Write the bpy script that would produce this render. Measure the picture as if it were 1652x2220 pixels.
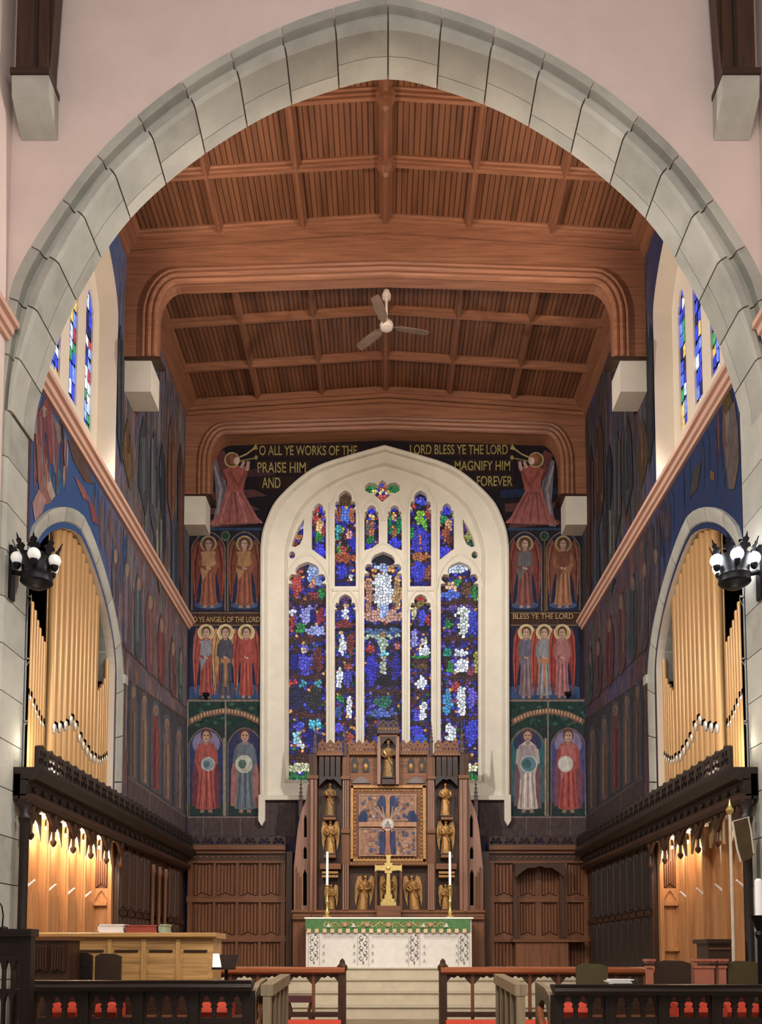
import bpy, math, random
from mathutils import Vector
from mathutils.geometry import tessellate_polygon
random.seed(7)
for o in list(bpy.data.objects): bpy.data.objects.remove(o, do_unlink=True)
SC = bpy.context.scene; COL = SC.collection
PI = math.pi
# ------------------------------------------------------------------ camera
EYE = 1.6; TH = math.radians(4); CX = 836.0; CY = 1925.0; F = 2000.0
cam = bpy.data.cameras.new('camera'); camo = bpy.data.objects.new('camera', cam); COL.objects.link(camo)
camo.location = (0, 0, EYE); camo.rotation_euler = (math.radians(90) + TH, 0, 0)
cam.sensor_fit = 'VERTICAL'; cam.sensor_height = 36; cam.sensor_width = 36
cam.lens = F / 2220 * 36; cam.shift_x = -10 / 2220; cam.shift_y = (CY - 1110) / 2220
cam.clip_start = .1; cam.clip_end = 200
SC.camera = camo
# ------------------------------------------------------------------ world, lights, exposure
def lin(c):
    if isinstance(c, str): c = [int(c[i:i+2], 16) for i in (0, 2, 4)]
    return tuple(((v/255)/12.92 if v/255 <= .04045 else ((v/255+.055)/1.055)**2.4) for v in c[:3])
w = bpy.data.worlds.new('world'); SC.world = w; w.use_nodes = True
bg = w.node_tree.nodes['Background']; bg.inputs[0].default_value = (1.0, .97, .94, 1); bg.inputs[1].default_value = .27
def lamp(name, kind, loc, power, color=(1, .85, .65), rot=None, size=.3, spot=None, aim=None, sizey=None):
    l = bpy.data.lights.new(name, kind); l.energy = power; l.color = color
    if kind == 'AREA':
        l.size = size
        if sizey: l.shape = 'RECTANGLE'; l.size_y = sizey
    else: l.shadow_soft_size = size
    if kind == 'SPOT': l.spot_size = math.radians(spot or 90); l.spot_blend = .6
    o = bpy.data.objects.new(name, l); COL.objects.link(o); o.location = loc
    if aim is not None:
        o.rotation_euler = (Vector(aim) - Vector(loc)).to_track_quat('-Z', 'Y').to_euler()
    elif rot: o.rotation_euler = rot
    return o
# nave lighting: one broad soft area lamp behind the camera
lamp('nave_light', 'AREA', (0, 1.5, 9.5), 360, (1, .96, .92), size=6, sizey=3, aim=(0, 16, 6))
# flood lamps behind the chancel arch masonry, then fill spots added for brightness
for s in (-1, 1):
    lamp('arch_flood_lamp', 'SPOT', (s*3.98, 11.25, 10.35), 520, (1, .84, .68), size=.15, spot=100, aim=(-s*1.4, 15.4, 13.0))
    lamp('arch_wall_lamp', 'SPOT', (s*4.05, 11.3, 9.9), 800, (1, .95, .88), size=.15, spot=75, aim=(s*.4, 20, 6.0))
    lamp('side_wall_fill', 'SPOT', (s*4.1, 11.2, 9.6), 1250, (1, .95, .89), size=.12, spot=105, aim=(-s*4.3, 15.0, 7.4))  # unseen fill spot added to brighten the opposite side wall
    lamp('altar_fill', 'SPOT', (s*2.6, 6.5, 12.5), 1150, (1, .96, .9), size=.2, spot=34, aim=(-s*.6, 17.5, 1.6))  # added fill aimed through the arch to lift altar and steps
    lamp('choir_fill', 'SPOT', (s*2.2, 5.0, 9.5), 1500, (1, .95, .88), size=.25, spot=58, aim=(-s*2.4, 12.0, 1.0))  # extra fill added over the dim choir furniture
SC.cycles.max_bounces = 7; SC.cycles.diffuse_bounces = 3; SC.cycles.glossy_bounces = 3
SC.view_settings.view_transform = 'Standard'; SC.view_settings.look = 'None'
SC.view_settings.gamma = 1; SC.view_settings.use_curve_mapping = False; SC.view_settings.exposure = 0.2
# ------------------------------------------------------------------ pixel -> place helpers (camera solve)
def ray(px, py):
    u = (px-CX)/F; v = (CY-py)/F
    return Vector((u, math.cos(TH)-v*math.sin(TH), math.sin(TH)+v*math.cos(TH)))
def at(px, py, Y):
    d = ray(px, py); t = Y/d.y; return Vector((d.x*t, Y, EYE+d.z*t))
def atX(px, py, X):
    d = ray(px, py); t = X/d.x; return Vector((X, d.y*t, EYE+d.z*t))
def mpp(py, Y):  # metres per pixel at depth
    return Y/(F*ray(836, py).y)
# ------------------------------------------------------------------ materials
M = {}
def _base(name):
    m = bpy.data.materials.new(name); m.use_nodes = True
    nt = m.node_tree; b = nt.nodes['Principled BSDF']; M[name] = m
    return m, nt, b
def _noise(nt, scale, stretch, detail=4, coord='Object', rough=.55):
    tc = nt.nodes.new('ShaderNodeTexCoord'); mp = nt.nodes.new('ShaderNodeMapping'); mp.inputs['Scale'].default_value = stretch
    n = nt.nodes.new('ShaderNodeTexNoise'); n.inputs['Scale'].default_value = scale; n.inputs['Detail'].default_value = detail; n.inputs['Roughness'].default_value = rough
    nt.links.new(tc.outputs[coord], mp.inputs[0]); nt.links.new(mp.outputs[0], n.inputs['Vector'])
    return n
def _ramp(nt, src, stops):
    r = nt.nodes.new('ShaderNodeValToRGB'); e = r.color_ramp.elements
    while len(e) < len(stops): e.new(.5)
    for el, (p, c) in zip(e, stops): el.position = p; el.color = (*c, 1)
    nt.links.new(src, r.inputs[0]); return r
def mat(name, col, rough=.6, metal=0, var=.18, scale=5, stretch=(1, 1, 1), bump=0, emis=0, spec=.4, bscale=None):
    m, nt, b = _base(name); c = lin(col)
    b.inputs['Roughness'].default_value = rough; b.inputs['Metallic'].default_value = metal
    b.inputs['Specular IOR Level'].default_value = spec
    n = _noise(nt, scale, stretch)
    r = _ramp(nt, n.outputs['Fac'], [(.28, tuple(x*(1-var) for x in c)), (.5, c), (.75, tuple(min(1, x*(1+var)) for x in c))])
    nt.links.new(r.outputs[0], b.inputs['Base Color'])
    if bump:
        bn = _noise(nt, bscale or scale*3, stretch, 6); bp = nt.nodes.new('ShaderNodeBump'); bp.inputs['Strength'].default_value = bump; bp.inputs['Distance'].default_value = .02
        nt.links.new(bn.outputs['Fac'], bp.inputs['Height']); nt.links.new(bp.outputs[0], b.inputs['Normal'])
    if emis:
        b.inputs['Emission Color'].default_value = (*c, 1); b.inputs['Emission Strength'].default_value = emis
    return m
def wood(name, col, axis='X', rough=.45, var=.38, scale=1.0):
    st = {'X': (1.2, 22, 22), 'Y': (22, 1.2, 22), 'Z': (22, 22, 1.2)}[axis]
    return mat(name, col, rough, 0, var, scale, st, bump=.15)
def paint(name, col, var=.3):
    return mat(name, col, .85, 0, .3, 14, (1, 1, .45), spec=.15)
mat('plaster', 'ddc9c0', .9, var=.05, scale=2, bump=.12, bscale=40, spec=.2)
mat('arch_stone', 'aeada3', .85, var=.16, scale=2.2, bump=.25, bscale=25, spec=.2)
mat('arch_stone_b', 'a4a399', .85, var=.18, scale=2.8, bump=.25, bscale=25, spec=.2)
mat('arch_stone_c', 'b6b4a9', .85, var=.16, scale=1.9, bump=.25, bscale=25, spec=.2)
mat('mortar', '6a665c', .95, var=.1)
mat('pale_stone', 'd8d0c0', .8, var=.06, scale=3, bump=.08, bscale=30, spec=.2)
mat('white_plaster', 'e2d6c4', .9, var=.04, scale=2, spec=.2)
mat('string_wood', 'd3a994', .6, var=.12, scale=1, stretch=(20, 1, 20))
wood('oak_x', '6b4229', 'X'); wood('oak_y', '6b4229', 'Y'); wood('oak_z', '6b4229', 'Z')
wood('dark_x', '3a2519', 'X'); wood('dark_y', '3a2519', 'Y'); wood('dark_z', '41291b', 'Z')
wood('black_oak', '2a201c', 'X', .35); wood('black_oak_z', '241a15', 'Z', .4); wood('black_oak_y', '251c17', 'Y', .4)
wood('light_x', 'c0945c', 'X'); wood('light_z', 'c4975c', 'Z'); wood('honey_z', 'ae7c50', 'Z', .5, .25)
wood('rail_wood', '9c5a38', 'X', .35); wood('beam_x', '946349', 'X', .38, .3); wood('beam_y', '85573f', 'Y', .38, .3)
wood('reredos_z', '6a4227', 'Z', .5); wood('reredos_x', '714627', 'X', .5); wood('reredos_highlight', '8c6654', 'Z', .35, .25)  # the last, lighter wood carries the pinkish highlights in its colour
wood('grey_oak', '8c7b62', 'Z', .6)
mat('pipe_gold', 'c59a66', .38, .25, .1, 2, (6, 6, .5))
mat('pipe_mouth', 'e8e4d6', .25, .6, .1)
mat('black_iron', '15161a', .45, .5, .2, 12)
mat('void', '0b0a0a', .95, spec=0)
mat('gold', 'd9bd74', .32, .7, .15, 20)
mat('gilt', 'a37a48', .42, .45, .4, 30)
mat('bronze_fig', '7d603c', .5, .3, .45, 25)
mat('candle', 'f4f3ee', .5, var=.02, emis=.12)
mat('linen', 'efeae2', .9, var=.03)
mat('damask', 'd6d0c8', .8, var=.07, scale=9, bump=.15)
mat('green_silk', '4c7444', .7, var=.2, scale=12)
mat('tan_fringe', 'd3b58f', .8); mat('rose', 'd58a72', .8); mat('gold_thread', 'd8c261', .6)
mat('embroidery', '756c6a', .85, var=.2)
mat('red_cushion', 'c8452f', .8, var=.15, scale=8); mat('maroon', '4a1f26', .6)
mat('carpet', 'b9ad97', .95, var=.08, scale=6, bump=.3, bscale=90, spec=.1)
mat('floor_stone', '8b7a62', .7, var=.2, scale=3)
mat('fan_rod', 'c9b8a8', .4, .2); mat('fan_blade', '6b5647', .5)
mat('leather', '3a2a1c', .55, var=.2); mat('olive', '4d4426', .7)
mat('page_white', 'ecebe8', .8, var=.03); mat('book_red', '9c4a3c', .7); mat('book_green', '9fae93', .7)
mat('pink_post', 'b5705a', .45, var=.2, scale=1, stretch=(20, 20, 1.2))
mat('banner', '4a3a24', .9, var=.3); mat('banner_edge', 'c9c2ae', .8)
mat('dado', '6b5552', .85, var=.2, scale=6); mat('dado_line', 'a0857a', .85)
mat('globe_dim', 'efeee8', .3, var=.02, emis=.25)  # faint glow put into the unlit globes
mat('globe_bright', 'f6f8ff', .3, var=.01, emis=22)
mat('bulb', 'ffe2b0', .3, var=.01, emis=14)
mat('green_glow', '7fd694', .4, emis=.7)
def ceiling_boards():
    m, nt, b = _base('ceiling_boards'); b.inputs['Roughness'].default_value = .5
    c = lin('7c5036')
    tc = nt.nodes.new('ShaderNodeTexCoord'); wv = nt.nodes.new('ShaderNodeTexWave'); wv.wave_type = 'BANDS'; wv.bands_direction = 'X'
    wv.inputs['Scale'].default_value = 3.6; wv.inputs['Distortion'].default_value = 0
    nt.links.new(tc.outputs['Object'], wv.inputs['Vector'])
    n = _noise(nt, 1, (9, .5, 1), 3)
    r = _ramp(nt, n.outputs['Fac'], [(.3, tuple(x*.5 for x in c)), (.5, c), (.75, tuple(x*1.35 for x in c))])
    g = _ramp(nt, wv.outputs['Fac'], [(.0, (.25, .25, .25)), (.16, (1, 1, 1)), (1, (1, 1, 1))])
    mx = nt.nodes.new('ShaderNodeMix'); mx.data_type = 'RGBA'; mx.blend_type = 'MULTIPLY'; mx.inputs[0].default_value = 1
    nt.links.new(r.outputs[0], mx.inputs[6]); nt.links.new(g.outputs[0], mx.inputs[7]); nt.links.new(mx.outputs[2], b.inputs['Base Color'])
    bp = nt.nodes.new('ShaderNodeBump'); bp.inputs['Strength'].default_value = .6; bp.inputs['Distance'].default_value = .02
    nt.links.new(g.outputs[0], bp.inputs['Height']); nt.links.new(bp.outputs[0], b.inputs['Normal'])
ceiling_boards()
def mural_mat(name, stops, scale=1, stretch=(4, 4, .7), blue=None):
    m, nt, b = _base(name); b.inputs['Roughness'].default_value = .85; b.inputs['Specular IOR Level'].default_value = .15
    n = _noise(nt, scale, stretch, 8, rough=.65)
    r = _ramp(nt, n.outputs['Fac'], [(p, lin(c)) for p, c in stops])
    out = r.outputs[0]
    n2 = _noise(nt, 3, (6, 6, 1.5), 6)
    r2 = _ramp(nt, n2.outputs['Fac'], [(.3, (.55, .55, .55)), (.55, (1, 1, 1)), (.75, (1.5, 1.45, 1.4))])
    mx = nt.nodes.new('ShaderNodeMix'); mx.data_type = 'RGBA'; mx.blend_type = 'MULTIPLY'; mx.inputs[0].default_value = .9
    nt.links.new(out, mx.inputs[6]); nt.links.new(r2.outputs[0], mx.inputs[7]); out = mx.outputs[2]
    if blue:  # painted scheme: blue ground on the west half of the wall
        sx = nt.nodes.new('ShaderNodeSeparateXYZ'); tc = nt.nodes.new('ShaderNodeTexCoord'); nt.links.new(tc.outputs['Object'], sx.inputs[0])
        mr = nt.nodes.new('ShaderNodeMapRange'); mr.inputs[1].default_value = 13.6; mr.inputs[2].default_value = 15.2; mr.inputs[3].default_value = .85; mr.inputs[4].default_value = 0
        nt.links.new(sx.outputs[1], mr.inputs[0])
        m2 = nt.nodes.new('ShaderNodeMix'); m2.data_type = 'RGBA'; nt.links.new(mr.outputs[0], m2.inputs[0]); nt.links.new(out, m2.inputs[6]); m2.inputs[7].default_value = (*lin(blue), 1); out = m2.outputs[2]
    nt.links.new(out, b.inputs['Base Color'])
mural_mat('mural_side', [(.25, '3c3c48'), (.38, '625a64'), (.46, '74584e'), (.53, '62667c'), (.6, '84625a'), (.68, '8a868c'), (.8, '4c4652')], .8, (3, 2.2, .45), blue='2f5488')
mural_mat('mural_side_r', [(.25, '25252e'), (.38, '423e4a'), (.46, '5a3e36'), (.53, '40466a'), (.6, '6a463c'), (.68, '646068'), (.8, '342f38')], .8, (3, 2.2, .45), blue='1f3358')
mural_mat('mural_back', [(.3, '231f26'), (.42, '3a2b2a'), (.5, '2a2d4a'), (.6, '4e2f2a'), (.7, '33333f')], 2.2, (2, 2, 1.2))
def glass_mat():
    m, nt, b = _base('stained_glass')
    a = nt.nodes.new('ShaderNodeAttribute'); a.attribute_name = 'Col'
    n = _noise(nt, 18, (1, 1, 1), 3); r = _ramp(nt, n.outputs['Fac'], [(.3, (.45, .45, .45)), (.5, (.85, .85, .85)), (.7, (1.35, 1.35, 1.35))])
    mx = nt.nodes.new('ShaderNodeMix'); mx.data_type = 'RGBA'; mx.blend_type = 'MULTIPLY'; mx.inputs[0].default_value = 1
    nt.links.new(a.outputs['Color'], mx.inputs[6]); nt.links.new(r.outputs[0], mx.inputs[7])
    b.inputs['Base Color'].default_value = (.02, .02, .03, 1); b.inputs['Roughness'].default_value = .5; b.inputs['Specular IOR Level'].default_value = .1
    nt.links.new(mx.outputs[2], b.inputs['Emission Color']); b.inputs['Emission Strength'].default_value = 1.0
glass_mat()
mat('lead', '17161a', .6, .3, .1)
PAINTS = {}
def pm(hexcol):
    k = 'paint_'+hexcol
    if k not in M:
        v = [int(hexcol[i:i+2], 16) for i in (0, 2, 4)]; g = sum(v)/3
        paint(k, tuple((g+(q-g)*.72)*.86 for q in v))
    return k
# ------------------------------------------------------------------ mesh builder
ORI = {}
class MB:
    def __init__(s): s.v = []; s.f = []; s.m = []; s.mats = []
    def mi(s, m):
        if m is None: m = '_'
        if m not in s.mats: s.mats.append(m)
        return s.mats.index(m)
    def add(s, vs, fs, m=None):
        o = len(s.v); k = s.mi(m); s.v += [tuple(v) for v in vs]
        for f in fs: s.f.append([o+i for i in f]); s.m.append(k)
        return s
    def box(s, x0, x1, y0, y1, z0, z1, m=None):
        vs = [(x, y, z) for x in (x0, x1) for y in (y0, y1) for z in (z0, z1)]
        return s.add(vs, [(0, 1, 3, 2), (4, 6, 7, 5), (0, 4, 5, 1), (2, 3, 7, 6), (0, 2, 6, 4), (1, 5, 7, 3)], m)
    def poly(s, pts, m=None): return s.add(pts, [list(range(len(pts)))], m)
    def loft(s, rings, m=None, closed=True, caps=True):
        n = len(rings[0]); vs = [p for r in rings for p in r]; fs = []
        for i in range(len(rings)-1):
            for j in range(n if closed else n-1):
                k = (j+1) % n; fs.append((i*n+j, i*n+k, (i+1)*n+k, (i+1)*n+j))
        if caps and closed: fs += [list(range(n))[::-1], [(len(rings)-1)*n+j for j in range(n)]]
        return s.add(vs, fs, m)
    def prism(s, pts, fn, d0, d1, m=None):
        return s.loft([[fn(a, b, d0) for a, b in pts], [fn(a, b, d1) for a, b in pts]], m)
    def plate(s, outer, holes, fn, d0, d1, m=None, side=None):
        loops = [outer]+holes; flat = [p for l in loops for p in l]
        tris = tessellate_polygon([[Vector((a, b, 0)) for a, b in l] for l in loops])
        n = len(flat)
        s.add([fn(a, b, d0) for a, b in flat]+[fn(a, b, d1) for a, b in flat], [tuple(t) for t in tris]+[tuple(n+i for i in t[::-1]) for t in tris], m)
        for l in loops:
            s.loft([[fn(a, b, d0) for a, b in l], [fn(a, b, d1) for a, b in l]], side or m, caps=False)
        return s
    def tube(s, path, r, n=8, m=None, closed=False, sq=1.0):
        path = [Vector(p) for p in path]; rings = []; k = len(path)
        x = None
        for i, p in enumerate(path):
            a = path[(i-1) % k] if (i or closed) else p; b = path[(i+1) % k] if (i < k-1 or closed) else p
            t = (b-a).normalized()
            if x is None: x = t.cross(Vector((0, 0, 1)) if abs(t.z) < .9 else Vector((1, 0, 0))).normalized()
            else: x = (x-t*x.dot(t)).normalized()
            y = x.cross(t)
            rr = r[i] if isinstance(r, (list, tuple)) else r
            rings.append([p+x*rr*math.cos(2*PI*j/n)+y*rr*sq*math.sin(2*PI*j/n) for j in range(n)])
        if closed: rings.append(rings[0])
        return s.loft(rings, m, caps=not closed)
    def lathe(s, c, prof, n=16, m=None, sx=1, sy=1, fold=0, fn=0):
        rings = []
        for r, z in prof:
            rings.append([(c[0]+sx*r*(1+fold*math.cos(fn*2*PI*j/n))*math.cos(2*PI*j/n), c[1]+sy*r*(1+fold*math.cos(fn*2*PI*j/n))*math.sin(2*PI*j/n), c[2]+z) for j in range(n)])
        return s.loft(rings, m)
    def ball(s, c, r, m=None, n=12, sx=1, sy=1, sz=1):
        k = n//2
        return s.lathe((c[0], c[1], c[2]), [(r*math.sin(PI*i/k)+1e-4, -r*sz*math.cos(PI*i/k)) for i in range(k+1)], n, m, sx, sy)
    def build(s, name, m=None, parent=None, smooth=False, kind=None, label=None, cat=None, group=None):
        off = ORI.get(parent.name, Vector()) if parent else Vector()
        me = bpy.data.meshes.new(name); me.from_pydata([(x-off.x, y-off.y, z-off.z) for x, y, z in s.v], [], s.f)
        for k in s.mats: me.materials.append(M[m if k == '_' else k])
        me.polygons.foreach_set('material_index', s.m)
        if smooth:
            me.polygons.foreach_set('use_smooth', [True]*len(s.f)); me.set_sharp_from_angle(angle=math.radians(40))
        me.update()
        o = bpy.data.objects.new(name, me); COL.objects.link(o)
        if parent: o.parent = parent
        ORI[o.name] = off
        tag(o, label, cat, group, kind); return o
def tag(o, label=None, cat=None, group=None, kind=None):
    if label: o['label'] = label
    if cat: o['category'] = cat
    if group: o['group'] = group
    if kind: o['kind'] = kind
    return o
def thing(name, loc, label, cat, group=None, kind=None):
    o = bpy.data.objects.new(name, None); COL.objects.link(o); o.location = loc; o.empty_display_size = .1
    ORI[o.name] = Vector(loc); return tag(o, label, cat, group, kind)
def place(src_mesh, name, parent, loc, scale=(1, 1, 1), rz=0):
    o = bpy.data.objects.new(name, src_mesh); COL.objects.link(o)
    off = ORI.get(parent.name, Vector()) if parent else Vector()
    o.parent = parent; o.location = Vector(loc)-off; o.scale = scale; o.rotation_euler = (0, 0, rz); ORI[o.name] = off
    return o
XZ = lambda a, b, d: (a, d, b)      # plate in a wall facing the nave
YZ = lambda a, b, d: (d, a, b)      # plate in a side wall
def resample(pts, n):
    P = [Vector(p) for p in pts]; L = [0]
    for a, b in zip(P, P[1:]): L.append(L[-1]+(b-a).length)
    out = []; j = 0
    for i in range(n+1):
        t = L[-1]*i/n
        while j < len(L)-2 and L[j+1] < t: j += 1
        q = (t-L[j])/max(1e-9, L[j+1]-L[j]); out.append(P[j].lerp(P[j+1], min(1, max(0, q))))
    return out
def smooth_pts(pts, it=1):
    for _ in range(it):
        o = [pts[0]]
        for a, b in zip(pts, pts[1:]):
            o += [(a[0]*.75+b[0]*.25, a[1]*.75+b[1]*.25), (a[0]*.25+b[0]*.75, a[1]*.25+b[1]*.75)]
        pts = o+[pts[-1]]
    return pts
def arc(cx, cy, r, a0, a1, n, ry=None):
    return [(cx+r*math.cos(math.radians(a0+(a1-a0)*i/n)), cy+(ry or r)*math.sin(math.radians(a0+(a1-a0)*i/n))) for i in range(n+1)]
# ================================================================== STRUCTURE
HW = 4.385; YA0, YA1 = 10.3, 11.0; YB = 20.0; RIDGE = 14.0
zc = lambda x: RIDGE - .07*abs(x)
# ---- floor and sanctuary steps
fl = MB(); fl.box(-9, 9, -3, 8.0, -.2, 0); fl.box(-5.5, 5.5, 8.0, 20.6, -.2, .5)
floor = fl.build('floor', 'floor_stone', kind='structure', label='brown stone floor of nave and choir', cat='floor')
st = thing('sanctuary_steps', (0, 15.4, .5), 'cream carpeted steps rising to the altar platform', 'steps', kind='structure')
for i, y0 in enumerate((15.4, 16.2, 17.0, 17.6)):
    b = MB(); z1 = .5+.2*(i+1)
    b.box(-4.3, 4.3, y0, 20.0, z1-.2, z1-.012); b.box(-4.3, 4.3, y0-.03, 20.0, z1-.012, z1)
    b.build('step', 'carpet', st)
# ---- chancel arch outlines (left half traced, mirrored), metres in X,Z
AXC = .03
in_off = [(0, 172), (50, 175), (145, 204), (239, 238), (327, 287), (409, 341), (484, 400), (553, 466), (606, 533), (658, 622), (702, 704), (737, 805), (764, 895), (777, 960)]
ex_px = [(842, -14), (769, 3), (663, 35), (563, 78), (462, 131), (369, 191), (286, 259), (208, 334), (141, 422), (80, 510), (45, 570), (27, 607)]
inn = [(-at(836+o, y, YA1).x, at(836+o, y, YA1).z) for o, y in in_off]
inn[-1] = (-HW, inn[-1][1])
ext = [(at(x, y, YA0).x-AXC, at(x, y, YA0).z) for x, y in ex_px]; ext[0] = (0, ext[0][1])
ext += [(-4.47, 9.1), (-4.52, inn[-1][1])]
SPRING = inn[-1][1]
NST = 11
I1 = resample([(x, z) for x, z in smooth_pts(inn, 2)], NST*3); E1 = resample([(x, z) for x, z in smooth_pts(ext, 2)], NST*3)
hole = [(-HW, -1)]+[(p.x*.3+q.x*.7+AXC, p.y*.3+q.y*.7) for p, q in zip(I1[::-1], E1[::-1])]+[(-(p.x*.3+q.x*.7)+AXC, p.y*.3+q.y*.7) for p, q in zip(I1[1:], E1[1:])]+[(HW+.08, -1)]
hole[0] = (-HW-.08, -1)
outer = [(-HW-.08, -1), (-6, -1), (-6, 17.5), (6, 17.5), (6, -1)]
wn = MB(); loop = outer[::1]
# wall above the arch as one ring polygon
ring = [(-6, -.2), (-6, 17.5), (6, 17.5), (6, -.2)]+[(x, max(z, -.2)) for x, z in hole[::-1]]
wn.plate(ring, [], XZ, YA0+.03, YA1-.02)
wall_n = wn.build('wall_front', 'plaster', kind='structure', label='pinkish cream plaster wall above the great chancel arch', cat='wall')
# recessed mortar core of the ring
for sgn in (-1, 1):
    b = MB(); rings = []
    for p, q in zip(I1, E1):
        a = p.lerp(q, .06); c = p.lerp(q, .9)
        rings.append([(-sgn*a.x+AXC, YA0+.12, a.y), (-sgn*a.x+AXC, YA1-.03, a.y), (-sgn*c.x+AXC, YA1-.03, c.y), (-sgn*c.x+AXC, YA0+.12, c.y)])
    b.loft(rings); b.build('mortar_core', 'mortar', wall_n)
STN = ['arch_stone', 'arch_stone_b', 'arch_stone_c']
def voussoir(sgn, i, j, ya, yb, front, name='voussoir'):
    seg = range(3*i, 3*j+1); rings = []
    for k in seg:
        p, q = I1[k], E1[k]
        if k == seg[0]: p = p.lerp(I1[k+1], .045); q = q.lerp(E1[k+1], .045)
        if k == seg[-1]: p = p.lerp(I1[k-1], .045); q = q.lerp(E1[k-1], .045)
        if front:
            prof = [(0, yb), (0, ya+.07), (.1, ya+.03), (.32, ya+.02), (.42, ya+.10), (.6, ya+.09), (.67, ya), (1, ya), (1, yb)]
        else: prof = [(0, yb), (0, ya), (.5, ya), (.5, yb)]
        rings.append([(-sgn*(p.x+(q.x-p.x)*t)+AXC, y, p.y+(q.y-p.y)*t) for t, y in prof])
    b = MB(); b.loft(rings); b.build(name, STN[random.randrange(3)], wall_n)
for sgn in (-1, 1):
    for i in range(NST):
        ys = YA0+(.52 if i % 2 else .40)
        voussoir(sgn, i, i+1, YA0, ys-.004, True); voussoir(sgn, i, i+1, ys+.004, YA1, False)
# jamb stones below the springing
for sgn in (-1, 1):
    z = SPRING; i = 0
    while z > .5:
        h = min(.55, z-.0); b = MB(); z0 = max(0.0, z-h)
        b.prism([(YA0, HW+.35), (YA0, HW+.03), (YA0+.05, HW), (YA1, HW), (YA1, HW+.35)], lambda a, bb, d: (sgn*bb, a, d), z0+.006, z-.006)
        b.build('jamb_stone', STN[random.randrange(3)], wall_n); z -= h; i += 1
# ---- nave side walls
for sgn, nm in ((-1, 'left'), (1, 'right')):
    b = MB(); x = HW+.06; b.box(*sorted((sgn*x, sgn*(x+.3))), 3.0, YA0+.03, 0, 17.5)
    b.build('wall_nave_'+nm, 'plaster', kind='structure', label='pale plaster nave wall at the %s edge of the view' % nm, cat='wall')
# ---- chancel side walls with window recess, organ arch, stall recess
def parch(c, a, z0, rise, n=14, p=1.45, q=1.75):
    return [(c+a*t, z0+rise*(1-abs(t)**p)**(1/q)) for t in [-math.cos(PI*i/(2*n)) for i in range(2*n+1)]]
PYC, PA, PZ, PR = 12.87, 1.80, 6.15, 1.42
OA, OR_ = 2.14, 1.76
WALLS = {}
for sgn, nm in ((-1, 'left'), (1, 'right')):
    o = [(YA1-.02, .0), (YB+.4, .0), (YB+.4, RIDGE), (YA1-.02, RIDGE)]
    h_org = [(PYC-PA, 3.62)]+parch(PYC, PA, PZ, PR)+[(PYC+PA, 3.62)]
    h_win = [(11.12, 8.95)]+parch(12.78, 1.66, 12.0, 1.2)+[(14.44, 8.95)]
    h_stl = [(11.05, .52), (14.75, .52), (14.75, 3.4), (11.05, 3.4)]
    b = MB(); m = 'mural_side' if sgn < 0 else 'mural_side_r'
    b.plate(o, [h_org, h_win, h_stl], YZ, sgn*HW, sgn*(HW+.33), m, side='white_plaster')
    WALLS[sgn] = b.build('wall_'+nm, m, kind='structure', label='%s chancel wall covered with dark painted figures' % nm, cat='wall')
    # organ chamber behind
    b = MB(); x0, x1 = HW+.33, HW+1.5
    b.box(*sorted((sgn*x1, sgn*(x1+.1))), 10.9, 15.0, 3.4, 8.4); b.box(*sorted((sgn*x0, sgn*x1)), 10.9, 11.0, 3.4, 8.4); b.box(*sorted((sgn*x0, sgn*x1)), 14.9, 15.0, 3.4, 8.4)
    b.box(*sorted((sgn*x0, sgn*x1)), 10.9, 15.0, 8.3, 8.4); b.box(*sorted((sgn*x0, sgn*x1)), 10.9, 15.0, 3.4, 3.5)
    b.build('organ_chamber', 'void', WALLS[sgn])
    # stone ring of the organ arch in separate stones
    pin = [Vector(p) for p in [(PYC-PA, 3.62), (PYC-PA, 5.0)]+parch(PYC, PA, PZ, PR)+[(PYC+PA, 5.0), (PYC+PA, 3.62)]]
    pout = [Vector(p) for p in [(PYC-OA, 3.62), (PYC-OA, 5.0)]+parch(PYC, OA, PZ-.05, OR_)+[(PYC+OA, 5.0), (PYC+OA, 3.62)]]
    pi_, po = resample(pin, 42), resample(pout, 42)
    for k in range(0, 42, 3):
        rings = []
        for q in range(k, k+4):
            a, c = pi_[q], po[q]
            if q == k and k: a = a.lerp(pi_[q+1], .04); c = c.lerp(po[q+1], .04)
            if q == k+3 and q < 42: a = a.lerp(pi_[q-1], .04); c = c.lerp(po[q-1], .04)
            ym = lambda v: max(v, YA1+.005)
            mm = a.lerp(c, .35); m2 = a.lerp(c, .8)
            rings.append([(sgn*(HW+.36), ym(a.x), a.y), (sgn*(HW+.12), ym(a.x), a.y), (sgn*(HW-.02), ym(mm.x), mm.y), (sgn*(HW-.05), ym(m2.x), m2.y), (sgn*(HW-.05), ym(c.x), c.y), (sgn*(HW+.01), ym(c.x), c.y)])
        b = MB(); b.loft(rings); b.build('arch_stone', ['arch_stone', 'arch_stone_c'][k % 2], WALLS[sgn])
    # label stop at the springing
    b = MB(); b.box(*sorted((sgn*(HW-.09), sgn*HW)), PYC+OA-.06, PYC+OA+.1, PZ-.12, PZ+.03); b.build('label_stop', 'arch_stone', WALLS[sgn])
# string course along walls
for i, (sgn, y0, y1, base) in enumerate(((-1, YA1, YB, HW), (1, YA1, YB, HW), (-1, 3.2, YA0, HW+.06), (1, 3.2, YA0, HW+.06))):
    b = MB(); z = 8.83
    prof = [(0, -.10), (.05, -.10), (.06, -.05), (.10, -.04), (.11, .03), (.16, .04), (.16, .11), (.03, .14), (0, .14)]
    b.prism([(base-a, z+c) for a, c in prof], lambda a, c, d: (sgn*a, d, c), y0, y1)
    b.build('trim_%d' % (i+1), 'string_wood', kind='structure', label='pinkish moulded string course running along the %s' % ('left chancel wall', 'right chancel wall', 'left nave wall', 'right nave wall')[i], cat='moulding')
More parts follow.
